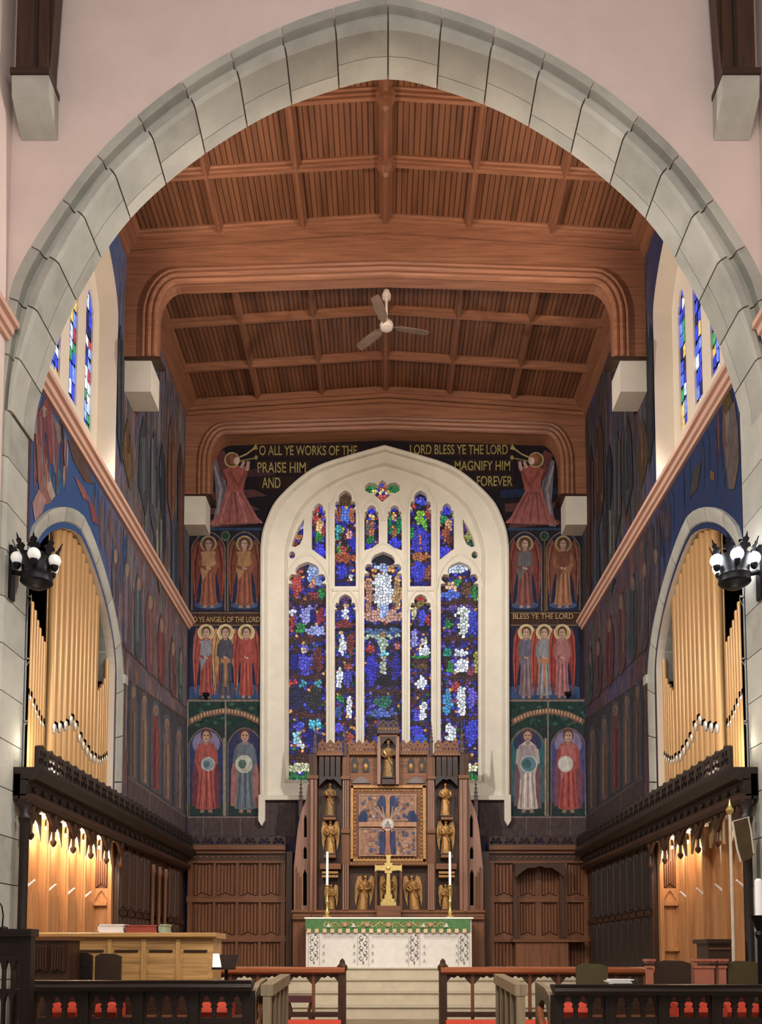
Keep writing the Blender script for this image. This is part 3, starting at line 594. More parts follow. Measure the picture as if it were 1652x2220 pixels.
# ================================================================== PAINTED DECORATION ON THE WALLS
class Decal:
    """flat painted shapes on a wall; each shape lies a hair in front of the one before"""
    def __init__(s, fn): s.b = MB(); s.k = 0; s.fn = fn
    def poly(s, pts, col): s.k += 1; s.b.poly([s.fn(x, y, s.k) for x, y in pts], pm(col)); return s
    def ell(s, cx, cy, rx, ry, col, n=16): return s.poly([(cx+rx*math.cos(2*PI*i/n), cy+ry*math.sin(2*PI*i/n)) for i in range(n)], col)
    def rect(s, x0, x1, y0, y1, col): return s.poly([(x0, y0), (x1, y0), (x1, y1), (x0, y1)], col)
    def ring(s, cx, cy, r, w_, col, n=16):
        s.k += 1
        for i in range(n):
            a, c = 2*PI*i/n, 2*PI*(i+1)/n
            s.b.poly([s.fn(cx+q*math.cos(t), cy+q*math.sin(t), s.k) for q, t in ((r, a), (r, c), (r-w_, c), (r-w_, a))], pm(col))
        return s
    def strip(s, pts, w_, col):
        s.k += 1; P = [Vector(p) for p in pts]; L = []; R = []
        for i, p in enumerate(P):
            t = (P[min(i+1, len(P)-1)]-P[max(i-1, 0)]).normalized(); n_ = Vector((-t.y, t.x))*w_/2; L.append(p+n_); R.append(p-n_)
        for i in range(len(P)-1): s.b.poly([s.fn(q.x, q.y, s.k) for q in (L[i], L[i+1], R[i+1], R[i])], pm(col))
        return s
    def build(s, name, parent, label=None): return s.b.build(name, None, parent, label=label)
BACK = lambda x, y, k: at(x, y, YB-.002-.0001*k)
def side(s_): return lambda x, y, k: atX(x, y, s_*(HW-.0065-.00006*k))
def darker(c, f):
    v = [int(c[i:i+2], 16) for i in (0, 2, 4)]; return ''.join('%02x' % max(0, min(255, int(q*f))) for q in v)
def person_fig(d, cx, y0, y1, w_, robe, mantle=None, skin='c89a82', hair='5a3a2a', halo=None, wings=None, disc=None, feet='b08068', halow=None, sash=None, cloak=None):
    h = y1-y0; hr = h*.062; hy = y0+h*.085
    if wings:
        for q in (-1, 1):
            d.poly([(cx+q*w_*.35, y0+h*.26), (cx+q*w_*.55, y0+h*.08), (cx+q*w_*.85, y0+h*.02), (cx+q*w_*1.15, y0+h*.16), (cx+q*w_*1.22, y0+h*.45), (cx+q*w_*1.1, y0+h*.8), (cx+q*w_*.95, y0+h*.97), (cx+q*w_*.8, y0+h*.7)], wings)
            d.strip([(cx+q*w_*.75, y0+h*.1), (cx+q*w_*1.0, y0+h*.35), (cx+q*w_*.97, y0+h*.85)], w_*.1, darker(wings, .7))
            d.strip([(cx+q*w_*.95, y0+h*.12), (cx+q*w_*1.12, y0+h*.4), (cx+q*w_*1.03, y0+h*.8)], w_*.06, darker(wings, 1.3))
    if halo: d.ell(cx, hy, hr*1.9, hr*1.9, halo); d.ring(cx, hy, hr*1.9, hr*.3, halow or 'd8b878')
    if cloak: d.poly([(cx-w_*.5, y0+h*.18), (cx+w_*.5, y0+h*.18), (cx+w_*.95, y0+h*.55), (cx+w_*.9, y1-h*.05), (cx-w_*.95, y1-h*.08), (cx-w_*.9, y0+h*.5)], cloak)
    for q in (-1, 1): d.poly([(cx+q*w_*.12, y1-h*.07), (cx+q*w_*.32, y1-h*.07), (cx+q*w_*.42, y1), (cx+q*w_*.14, y1)], feet)
    d.poly([(cx-w_*.2, y0+h*.15), (cx+w_*.2, y0+h*.15), (cx+w_*.58, y0+h*.21), (cx+w_*.66, y0+h*.42), (cx+w_*.5, y0+h*.55), (cx+w_*.56, y0+h*.8), (cx+w_*.68, y1-h*.05), (cx, y1-h*.035), (cx-w_*.68, y1-h*.05), (cx-w_*.56, y0+h*.8), (cx-w_*.5, y0+h*.55), (cx-w_*.66, y0+h*.42), (cx-w_*.58, y0+h*.21)], robe)
    for q, f, w2 in ((-.42, .75, .09), (-.2, 1.2, .08), (.02, .72, .08), (.22, 1.22, .09), (.42, .78, .09)):
        d.strip([(cx+q*w_*.7, y0+h*.5), (cx+q*w_*.9, y0+h*.75), (cx+q*w_*1.15, y1-h*.06)], w_*w2, darker(robe, f))
    if mantle: d.poly([(cx-w_*.55, y0+h*.2), (cx+w_*.5, y0+h*.19), (cx+w_*.62, y0+h*.36), (cx+w_*.1, y0+h*.44), (cx-w_*.45, y0+h*.62), (cx-w_*.62, y0+h*.42)], mantle)
    if sash: d.poly([(cx-w_*.45, y0+h*.42), (cx+w_*.45, y0+h*.42), (cx+w_*.4, y0+h*.5), (cx+w_*.12, y0+h*.52), (cx+w_*.1, y1-h*.16), (cx-w_*.1, y1-h*.16), (cx-w_*.12, y0+h*.52), (cx-w_*.4, y0+h*.5)], sash)
    d.strip([(cx-w_*.58, y0+h*.24), (cx-w_*.68, y0+h*.4), (cx-w_*.1, y0+h*.44)], w_*.26, darker(robe, .88)); d.strip([(cx+w_*.58, y0+h*.24), (cx+w_*.68, y0+h*.4), (cx+w_*.1, y0+h*.44)], w_*.26, darker(robe, .95))
    d.ell(cx-w_*.1, y0+h*.43, w_*.1, h*.018, skin, 8); d.ell(cx+w_*.1, y0+h*.44, w_*.1, h*.018, skin, 8)
    d.rect(cx-hr*.4, cx+hr*.4, hy+hr*.6, y0+h*.19, darker(skin, .85))
    d.ell(cx, hy-hr*.15, hr*1.05, hr*1.2, hair); d.ell(cx, hy+hr*.1, hr*.75, hr*1.0, skin)
    d.strip([(cx-hr*.5, hy-hr*.1), (cx-hr*.15, hy-hr*.1)], hr*.18, '3a2822'); d.strip([(cx+hr*.15, hy-hr*.1), (cx+hr*.5, hy-hr*.1)], hr*.18, '3a2822')
    d.strip([(cx-hr*.25, hy+hr*.65), (cx+hr*.25, hy+hr*.65)], hr*.15, '8a4a40')
    if disc: d.ell(cx+disc[3], y0+h*.42, disc[0], disc[0]*1.05, disc[1]); d.ell(cx+disc[3]-disc[0]*.2, y0+h*.42, disc[0]*.5, disc[0]*.55, disc[2], 7); d.ring(cx+disc[3], y0+h*.42, disc[0], disc[0]*.14, 'cfc6b4')
def lancet(d, x0, x1, y0, y1, col, n=12, p=1.7):
    cx = (x0+x1)/2; a = (x1-x0)/2; rise = a*1.05
    d.poly([(x0, y1)]+[(cx+a*t, y0+rise-rise*(1-abs(t)**p)**.6) for t in [-math.cos(PI*i/n) for i in range(n+1)]]+[(x1, y1)], col)
    d.strip([(x0, y1)]+[(cx+a*t, y0+rise-rise*(1-abs(t)**p)**.6) for t in [-math.cos(PI*i/n) for i in range(n+1)]]+[(x1, y1)], 2.6, '8a6a4e')
mw = wall_b
d = Decal(BACK); lo = [p for p in out_px if p[0] <= 834]; lo2 = [p for p in out_px if p[0] >= 834]; d.poly([(407, 955), (834, 955)]+[p for p in lo[::-1] if p[1] < 1195]+[(570, 1195), (407, 1195)], '241c24'); d.poly([(1276, 955), (834, 955)]+[p for p in lo2 if p[1] < 1195]+[(1098, 1195), (1276, 1195)], '241c24'); d.rect(407, 571, 1150, 1772, '2a2733').rect(1098, 1276, 1150, 1772, '2a2733')
for x0, x1 in ((407, 571), (1098, 1277)):
    d.rect(x0, x1, 1772, 1812, '5a4746'); d.rect(x0, x1, 1768, 1773, '8f7a72'); d.rect(x0, x1, 1516, 1521, '8c7468'); d.rect(x0, x1, 1144, 1150, '2c4468'); d.rect(x0, x1, 1330, 1354, '4a2c24'); d.rect(x0, x1, 1327, 1330, '7a5a40'); d.rect(x0, x1, 1354, 1357, '7a5a40')
    d.rect(x0, x1, 1521, 1575, '24423c')
d.rect(571, 640, 1735, 1812, '5a4746').rect(1040, 1098, 1735, 1812, '5a4746')
for x in (440, 480, 520, 1140, 1192, 1236): d.rect(x, x+2, 1773, 1812, '7d6660')
for x0, x1, y0, y1 in ((553, 780, 961, 992), (553, 672, 998, 1028), (560, 640, 1031, 1062), (885, 1108, 960, 990), (980, 1112, 995, 1024), (1030, 1114, 1028, 1058)): d.rect(x0, x1, y0, y1, '36211f')
for x0, x1, y in ((460, 600, 1030), (455, 580, 1075), (455, 565, 1105), (455, 560, 1135), (1085, 1225, 1070), (1095, 1225, 1100), (1105, 1225, 1135)):
    d.poly([(x0, y-8), (x1-30, y-14), (x1, y), (x0, y+10)], random.choice(['6a3a38', '2a3a66', '503038', '223056']))
for i in range(60):   # painted scroll leaves in the foliage bands
    x = random.choice([random.uniform(412, 566), random.uniform(1103, 1272)]); y = random.uniform(1524, 1572); d.ell(x, y, random.uniform(3, 7), random.uniform(2, 5), random.choice(['2f5a4c', '3d6a58', '1c342f', '4a5a4a']), 7)
for xc in (487, 1188):
    d.strip([(xc-78, 1566), (xc-45, 1549), (xc, 1541), (xc+45, 1549), (xc+78, 1566)], 13, '8a5a48')
    for i in range(22):
        t = -1+2*(i+.5)/22; d.rect(xc+74*t-1.6, xc+74*t+1.6, 1541+22*t*t-4, 1541+22*t*t+4, 'd0a878')
d.build('painted_ground', mw)
def panel(rects, fn=BACK, name='painted_panel'):
    d = Decal(lambda x, y, k: fn(x, y, k+130)); return d
def robed_trumpeter(cx, q, lab):
    d = panel(None); X = lambda v: cx+q*v
    d.poly([(X(-42), 1000), (X(-28), 990), (X(-18), 1020), (X(-14), 1060), (X(-30), 1140), (X(-45), 1142), (X(-36), 1090)], '7d7480')
    d.poly([(X(-38), 985), (X(-20), 975), (X(-8), 1000), (X(-10), 1050), (X(-26), 1030)], '7a3c3a')
    d.strip([(X(-40), 1010), (X(-26), 1060), (X(-36), 1138)], 4, 'a8a2b0'); d.strip([(X(-32), 1010), (X(-18), 1060), (X(-24), 1110)], 3, '5a5468')
    d.poly([(X(-14), 1058), (X(20), 1062), (X(52), 1120), (X(66), 1134), (X(-52), 1138), (X(-30), 1110)], 'b8615a')
    for v in (-20, -6, 8, 22, 36): d.strip([(X(v*.4), 1066), (X(v), 1105), (X(v*1.35), 1132)], 3.5, random.choice(['8e4440', 'cf7c70', '9c4c48']))
    d.poly([(X(-22), 1018), (X(6), 1008), (X(34), 1012), (X(26), 1045), (X(22), 1064), (X(-14), 1060), (X(-12), 1040)], 'b8544a')
    d.strip([(X(-8), 1022), (X(12), 1052), (X(34), 1010)], 9, 'a0463e'); d.strip([(X(30), 1020), (X(34), 1000)], 7, 'd0a498'); d.strip([(X(18), 1015), (X(24), 1000)], 7, 'c89c90')
    d.ell(X(-2), 997, 16, 17, '7a5636'); d.ring(X(-2), 997, 17, 3, 'd8b868'); d.ell(X(2), 995, 10, 12, 'b4603e'); d.ell(X(8), 999, 7, 8, 'f0cdb8')
    d.strip([(X(12), 992), (X(30), 984), (X(46), 972)], 3.5, 'c8aa5c'); d.poly([(X(40), 976), (X(50), 962), (X(54), 974)], 'c8aa5c'); d.strip([(X(14), 1000), (X(52), 992)], 3, 'a88c48'); d.ell(X(50), 992, 4, 5, 'b89a50')
    d.build('painted_trumpeter', mw, lab)
robed_trumpeter(505, 1, 'kneeling angel in red blowing a gold trumpet'); robed_trumpeter(1160, -1, 'kneeling angel in red blowing a gold trumpet')
def panel(rects, fn=BACK, name='painted_panel'):
    d = Decal(lambda x, y, k: fn(x, y, k+130)); return d
for cx, robe, mantle, wings in ((452, 'a2563c', 'c08a58', '8a3a2e'), (530, '9a5038', 'b07a48', '84402e'), (1138, '8a4a42', '6a6468', '8a3a32'), (1221, 'b0704a', '8a4a34', '8c4a34')):
    d = panel(None); lancet(d, cx-36, cx+36, 1153, 1324, '232a4e'); d.ell(cx, 1312, 30, 8, '3f5482')
    person_fig(d, cx, 1166, 1318, 29, robe, mantle, halo='7a5a3a', wings=wings, halow='c8a868'); d.build('painted_angel', mw)
for xs, cols in (((447, 489, 534), (('b04a40', '8c8a98', 'b04a40'), ('54505e', None, 'c08a50'), ('b8483c', None, 'a84038'))), ((1141, 1180, 1219), (('8a6a72', '6a6680', 'a83c30'), ('8e8a92', None, 'b04432'), ('b0686a', None, 'a83a30')))):
    d = panel(None); x0, x1 = xs[0]-37, xs[2]+38; d.rect(x0, x1, 1358, 1515, '25294a'); d.poly([(x0, 1515), (x0, 1490), (x0+40, 1480), (x1-40, 1480), (x1, 1490), (x1, 1515)], '2c4f86')
    for x, (robe, mantle, wg) in zip(xs, cols):
        person_fig(d, x, 1358, 1514, 24, robe, mantle, halo='c8a86a', wings=wg, halow='e0c890', sash='c07848' if x in (489, 1180) else None)
    d.build('painted_angels', mw)
for cx, bgc, robe, mantle, cloak, disc, lab in ((447, '28407c', 'c4544c', None, '7a3a48', (15, '8fa4b0', '5a7a8a', 4), 'standing figure in red robe holding a globe'), (531, '2c3a70', '6a7888', None, 'b86e68', (19, 'c8c8b8', '5a7a70', -2), 'soldier figure in pink cloak holding a globe'), (1144, '2f7078', 'd2beb4', 'a8969a', '7a5a66', (19, '5a8aa0', '3f7078', 2), 'figure in pale robe holding a blue globe'), (1232, '4a4a90', 'c85048', 'cc6860', '8e4a5c', (17, 'e2dccf', 'e2dccf', -6), 'figure in red robe holding a white disc')):
    d = panel(None); d.rect(cx-40, cx+40, 1575, 1769, '2c3c3c'); lancet(d, cx-37, cx+37, 1578, 1768, bgc); d.ell(cx, 1612, 30, 28, '8a7aa4' if cx in (447, 1232) else '3a3a6a'); d.poly([(cx-36, 1768), (cx-36, 1740), (cx+36, 1740), (cx+36, 1768)], '2e4444')
    person_fig(d, cx, 1580, 1762, 33, robe, mantle, cloak=cloak, disc=disc, hair='7a3c30'); d.strip([(cx+39, 1768), (cx+39, 1600)], 4, 'a09484')
    d.build('painted_saint', mw, lab)
d = Decal(lambda x, y, k: BACK(x, y, k+115))
for x in (407, 493.5, 570, 1098, 1181, 1277):
    d.strip([(x, 1150), (x, 1326)], 3.5, '6a5038')
for x in (407, 489, 1188, 1277): d.strip([(x, 1521), (x, 1770)], 3.5, '8a8072')
for x in (489, 1180): d.ell(x, 1162, 9, 12, '24503c'); d.ring(x, 1162, 10, 2, '8a7a58')
d.build('painted_borders', mw)
def lettering(body, x0, x1, y0, y1, col, name='gold_lettering'):
    cu = bpy.data.curves.new('t', 'FONT'); cu.body = body; cu.size = 1; cu.offset = .012
    o = bpy.data.objects.new('t', cu); me = bpy.data.meshes.new_from_object(o); bpy.data.objects.remove(o)
    vs = [v.co for v in me.vertices]; ax = [v.x for v in vs]; ay = [v.y for v in vs]; mx0, mx1, my0, my1 = min(ax), max(ax), min(ay), max(ay)
    b = MB(); b.add([at(x0+(v.x-mx0)/(mx1-mx0)*(x1-x0), y1-(v.y-my0)/(my1-my0)*(y1-y0), YB-.035) for v in vs], [tuple(p.vertices) for p in me.polygons], pm(col)); b.build(name, None, mw)
for a in (('O ALL YE WORKS OF THE', 562, 774, 966, 987), ('PRAISE HIM', 558, 663, 1002, 1025), ('AND', 568, 608, 1035, 1058), ('LORD BLESS YE THE LORD', 889, 1101, 964, 985), ('MAGNIFY HIM', 986, 1106, 999, 1020), ('FOREVER', 1034, 1111, 1032, 1054)): lettering(*a, 'b8a452')
lettering('O YE ANGELS OF THE LORD', 419, 563, 1337, 1349, 'c49a5c'); lettering('BLESS YE THE LORD', 1112, 1243, 1330, 1342, 'c49a5c')
# ---- side wall paintings (figures seen at a steep angle)
for s_ in (-1, 1):
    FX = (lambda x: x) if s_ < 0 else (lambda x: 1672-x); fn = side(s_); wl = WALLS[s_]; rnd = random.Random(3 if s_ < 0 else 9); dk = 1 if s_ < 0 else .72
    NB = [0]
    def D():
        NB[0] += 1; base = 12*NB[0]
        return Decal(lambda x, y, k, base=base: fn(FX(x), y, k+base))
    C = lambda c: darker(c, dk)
    d = D(); d.poly([(277, 1475), (404, 1562), (404, 1771), (277, 1684)], C('5a5660')); d.poly([(277, 1684), (404, 1771), (404, 1812), (277, 1742)], C('6e5a5c')); d.strip([(277, 1684), (404, 1771)], 4, C('8c7468')); d.strip([(277, 1475), (404, 1562)], 6, C('5f5148'))
    d.strip([(262, 1395), (404, 1535)], 3, C('6a5648')); d.strip([(325, 1715), (325, 1770)], 2, C('8c7468'))
    d.build('painted_ground', wl)
    for x, y0, y1, w_, c in ((290, 1480, 1690, 5, '8a6a5a'), (313, 1500, 1700, 6, 'a8826a'), (338, 1520, 1715, 7, 'a84a4a'), (362, 1550, 1735, 6, 'a87a68'), (388, 1575, 1755, 6, '9a7a70')):
        d = D(); d.poly([(x-w_*1.6, y1-4), (x-w_*1.7, y0+50), (x-w_*.8, y0), (x+w_*.8, y0), (x+w_*1.7, y0+60), (x+w_*1.6, y1+8)], C('6c6a78'))
        d.poly([(x-w_*.5, y0+28), (x+w_*.5, y0+30), (x+w_, y0+90), (x+w_*.8, y1), (x-w_*.8, y1-6), (x-w_, y0+80)], C(c)); d.strip([(x-w_*.3, y0+60), (x-w_*.4, y1-8)], 2, C(darker(c, .7))); d.strip([(x+w_*.4, y0+64), (x+w_*.4, y1-4)], 2, C(darker(c, 1.25)))
        d.ell(x, y0+20, w_*.75, 12, C('b89878')); d.ell(x, y0+21, w_*.45, 9, C('a87860')); d.build('painted_saint', wl)
    # middle tier: tall robed figures and wings below the string course
    for x, y0, y1, w_, c in ((250, 1180, 1330, 8, '5f5560'), (275, 1210, 1400, 9, '6a5a68'), (300, 1240, 1420, 9, '56606a'), (325, 1280, 1450, 10, '8a5a5c'), (350, 1330, 1475, 9, '8a4848'), (375, 1380, 1500, 8, '7a5254'), (392, 1400, 1515, 5, '52706a')):
        d = D(); d.poly([(x-w_, y0+50), (x-w_*.2, y0), (x+w_*.5, y0+14), (x+w_, y0+75), (x+w_*.8, y1+6), (x, y1+14), (x-w_*.8, y1-8)], C(c))
        for k in range(4): q = rnd.uniform(-.6, .6)*w_; d.strip([(x+q*.6, y0+40), (x+q, y1-rnd.uniform(5, 40))], rnd.uniform(1.5, 3.5), C(darker(c, rnd.choice([.72, .85, 1.2, 1.3]))))
        d.ell(x+w_*.1, y0+26, w_*.45, 16, C('b08a70')); d.build('painted_figure', wl)
    # upper tier beyond the clerestory recess
    for x, y0, y1, w_, c in ((262, 700, 1010, 8, '42444a'), (278, 905, 1060, 12, '7a5638'), (312, 900, 1120, 12, '4c5058'), (335, 930, 1180, 10, '5c5c66'), (352, 960, 1230, 9, '3e4454'), (372, 900, 1150, 9, '80503e'), (392, 960, 1300, 8, '6a4238'), (345, 1080, 1290, 8, '78766c'), (380, 1100, 1320, 8, '4c5870')):
        d = D(); d.poly([(x-w_*.7, y0+40), (x, y0), (x+w_*.8, y0+60), (x+w_, y1-50), (x+w_*.3, y1), (x-w_, y1-70)], C(c))
        for k in range(5): q = rnd.uniform(-.7, .7)*w_; a0 = rnd.uniform(20, 90); d.strip([(x+q, y0+a0), (x+q*.7, y1-rnd.uniform(20, 90))], rnd.uniform(1.5, 3.5), C(darker(c, rnd.choice([.7, .8, 1.25, 1.4]))))
        d.build('painted_figure', wl)
# loose brushwork of the side paintings
for s_ in (-1, 1):
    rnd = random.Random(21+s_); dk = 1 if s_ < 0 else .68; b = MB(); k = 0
    ZON = ((14.9, 19.85, 4.75, 6.6, ['9a8078', '7e747c', '8e6c6a', '6c7088', 'a88a7a', 'b0706a', '747a88', '66606c'], 90), (14.9, 19.9, 6.8, 8.6, ['88727c', '9c767a', '6e6e7c', '80808a', 'b07a70', '9e5c5a', '66827e', '846258', '948088'], 170),
           (14.5, 19.9, 9.1, 13.2, ['5c5e64', '706c6a', '80695a', '8c6650', '6c7284', '5e667c', '7e5a4c', '92928e', '50505a'], 230), (11.1, 15.2, 6.9, 8.6, ['345a8e', '2b4a7c', '3e6496', '4a5a80', '2a4470'], 60), (11.1, 12.3, 7.2, 8.6, ['a8625e', 'b88078', '8e5456', 'c0a090', '7a4a50', '345a8e', '94868c'], 60 if s_ < 0 else 18), (13.2, 15.0, 7.0, 8.6, ['7a5a58', '9a6260', '6e5a60', '4a5a84', '86665c'], 50))
    for y0, y1, z0, z1, pal, n in ZON:
        for i in range(n):
            y = rnd.uniform(y0, y1); z = rnd.uniform(z0, z1); hh = rnd.uniform(.2, .75)*(1.4 if z > 9 else 1); ww = rnd.uniform(.03, .12)
            lo_, hi_ = max(z0-.1, z-hh), min(z1+.1, z+hh)
            if y < PYC+OA+.15 and lo_ < PZ+OR_*(max(0, 1-(abs(y-PYC)/(OA+.15))**1.45))**.57+.1: continue
            k += 1; x = s_*(HW-.0025-.000006*k); sl = rnd.uniform(-.08, .08)
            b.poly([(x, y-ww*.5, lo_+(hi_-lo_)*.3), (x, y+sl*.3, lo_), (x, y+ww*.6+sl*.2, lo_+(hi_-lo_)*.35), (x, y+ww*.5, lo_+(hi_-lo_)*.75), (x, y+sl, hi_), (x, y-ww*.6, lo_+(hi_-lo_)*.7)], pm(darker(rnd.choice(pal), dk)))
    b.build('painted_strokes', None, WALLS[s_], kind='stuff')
# angels around the organ arch
d = Decal(lambda x, y, k: side(-1)(x, y, k+30))
for pts, c in (([(80, 900), (100, 862), (118, 900), (122, 960), (116, 1010), (104, 1000), (84, 960)], '9a4a4c'), ([(84, 960), (100, 990), (108, 1060), (112, 1090), (92, 1095), (80, 1030)], 'a86a60'), ([(88, 890), (94, 880), (102, 886), (102, 902), (92, 906)], 'b09478'), ([(116, 905), (128, 920), (136, 960), (124, 950)], '8e7a72'), ([(70, 1090), (84, 1060), (100, 1085), (92, 1110), (76, 1130)], 'c08a84'), ([(146, 950), (170, 970), (205, 1050), (185, 1045), (160, 1000)], '6e5048'), ([(160, 1030), (178, 1050), (198, 1090), (180, 1080)], 'b0625c'), ([(190, 1080), (205, 1100), (215, 1140), (200, 1130)], '9a4a50'), ([(104, 1010), (110, 1040), (120, 1075), (112, 1085), (102, 1060)], 'c8a890'), ([(126, 1000), (131, 1030), (128, 1072), (122, 1070)], '4a7a8a')): d.poly(pts, c)
for i in range(14): x = 75+random.random()*60; d.strip([(x, 880+random.random()*60), (x+6, 960+random.random()*110)], 2, random.choice(['7a4448', 'b8887a', '2a4a7c', '8a8a94', '3a2a3c']))
d.strip([(66, 920), (61, 1175)], 4, '6a3c40'); d.build('painted_angel', WALLS[-1])
d = Decal(lambda x, y, k: side(1)(x, y, k+30))
for pts, c in (([(1583, 880), (1592, 870), (1600, 930), (1602, 1000), (1592, 1060), (1580, 1060), (1572, 1000)], '6e5a54'), ([(1562, 850), (1580, 840), (1588, 870), (1572, 900)], '5e4a20'), ([(1505, 1020), (1520, 1000), (1512, 1060), (1494, 1080)], '4a4438'), ([(1540, 1020), (1549, 1025), (1548, 1042), (1540, 1038)], '8a5a2c')): d.poly(pts, c)
d.build('painted_angel', WALLS[1])
# ================================================================== ORGAN PIPES
TOPS = [(44, 1300), (52, 1272), (60, 1288), (67, 1305), (73, 1324), (79, 1345), (84, 1362), (89, 1380), (94, 1392), (99, 1404),
 (107, 1146), (119, 1143), (131, 1140), (143, 1140), (155, 1141), (165.5, 1143), (174.5, 1165), (183, 1190), (191, 1212), (199, 1232), (206, 1260),
 (211, 1497), (216, 1492), (221, 1485), (226, 1472), (231, 1425), (236, 1425), (241, 1468)]
MOUTH = [(44, 1510), (65, 1515), (75, 1540), (90, 1573), (110, 1590), (140, 1586), (160, 1566), (170, 1600), (180, 1620), (200, 1650), (215, 1655), (241, 1640)]
def interp(tab, x):
    for (a, p), (c, q) in zip(tab, tab[1:]):
        if a <= x <= c: return p+(q-p)*(x-a)/(c-a)
    return tab[0][1] if x < tab[0][0] else tab[-1][1]
for s_, nm in ((-1, 'left'), (1, 'right')):
    X = HW+.14; t = thing('organ_facade', (s_*X, 12.9, 3.9), 'golden organ pipes filling the stone arch in the %s wall' % nm, 'organ')
    pos = [atX(836+(px-836), py, -X) for px, py in TOPS]
    for i, p in enumerate(pos):
        y = p.y; n0 = abs(y-pos[i-1].y) if i else 9; n1 = abs(pos[i+1].y-y) if i < len(pos)-1 else 9; r = min(n0, n1)*.45
        if y-r < 11.03: y = 11.03+r
        b = MB(); top = min(p.z, PZ+PR-.05); b.lathe((s_*X, y, 0), [(r, 3.85), (r, top-.02), (r*.92, top), (r*.86, top-.01), (r*.84, top-.3)], 12); o = b.build('organ_pipe', 'pipe_gold', t, True)
        mz = atX(TOPS[i][0], interp(MOUTH, TOPS[i][0]), -X).z; b = MB(); b.ball((s_*(X-r*.8), y-r*.35, mz), r*.62, None, 8, .6, 1, 1.5); b.build('pipe_mouth', 'pipe_mouth', o, True)
        b = MB(); b.box(*sorted((s_*(X-r*.6), s_*(X-r*1.03))), y-r*.5, y+r*.5, mz+.02, mz+.1); b.build('upper_lip', 'void', o)
# ================================================================== CHOIR CANOPIES AND PANELLING
def linenfold():
    b = MB(); n = 5; b.box(-.5, .5, 0, .02, 0, 1)
    for k in range(n):
        x0 = -.44+.88*k/n; x1 = -.44+.88*(k+1)/n; xm = (x0+x1)/2; e = .10-.075*abs(k-(n-1)/2)/((n-1)/2)
        for a0, a1 in ((x0, xm), (xm, x1)):
            pass
        za, zb_ = e, 1-e
        b.loft([[(x0, 0, za), (x0+.03, -.035, za+.012), (x1-.03, -.035, za+.012), (x1, 0, za)], [(x0, 0, zb_), (x0+.03, -.035, zb_-.012), (x1-.03, -.035, zb_-.012), (x1, 0, zb_)]])
    o = b.build('tmp', 'oak_z'); me = o.data; bpy.data.objects.remove(o); return me
LF = linenfold(); LFD = LF.copy(); LFD.materials[0] = M['dark_z']; LFB = LF.copy(); LFB.materials[0] = M['black_oak_z']
def crest_unit(mname):
    b = MB(); pts = [(-.15, 0), (.15, 0), (.15, .25), (.11, .275), (.07, .255), (.035, .28), (0, .30), (-.035, .28), (-.07, .255), (-.11, .275), (-.15, .25)]
    holes = [[(cx+.042*math.cos(i*PI/4), cz+.05*math.sin(i*PI/4)) for i in range(8)] for cx, cz in ((-.085, .08), (0, .1), (.085, .08), (-.05, .175), (.05, .175))]
    b.plate(pts, holes, lambda a, c, d_: (a, d_, c), 0, .045)
    o = b.build('tmp', mname); me = o.data; bpy.data.objects.remove(o); return me
CR = crest_unit('black_oak'); CR2 = crest_unit('dark_x')
CXF = 4.20
def cusped(w_, z0, h, n=3):   # hanging cusped arch, a: across, z down from z0
    L = [(-w_/2, z0), (w_/2, z0), (w_/2, z0-h)]
    for i in range(n*2+1):
        t = 1-2*i/(n*2); e = (1-t*t)**.6; L.append((t*w_/2*.96, z0-h+e*h*.8-(.03 if i % 2 else 0)))
    return L+[(-w_/2, z0-h)]
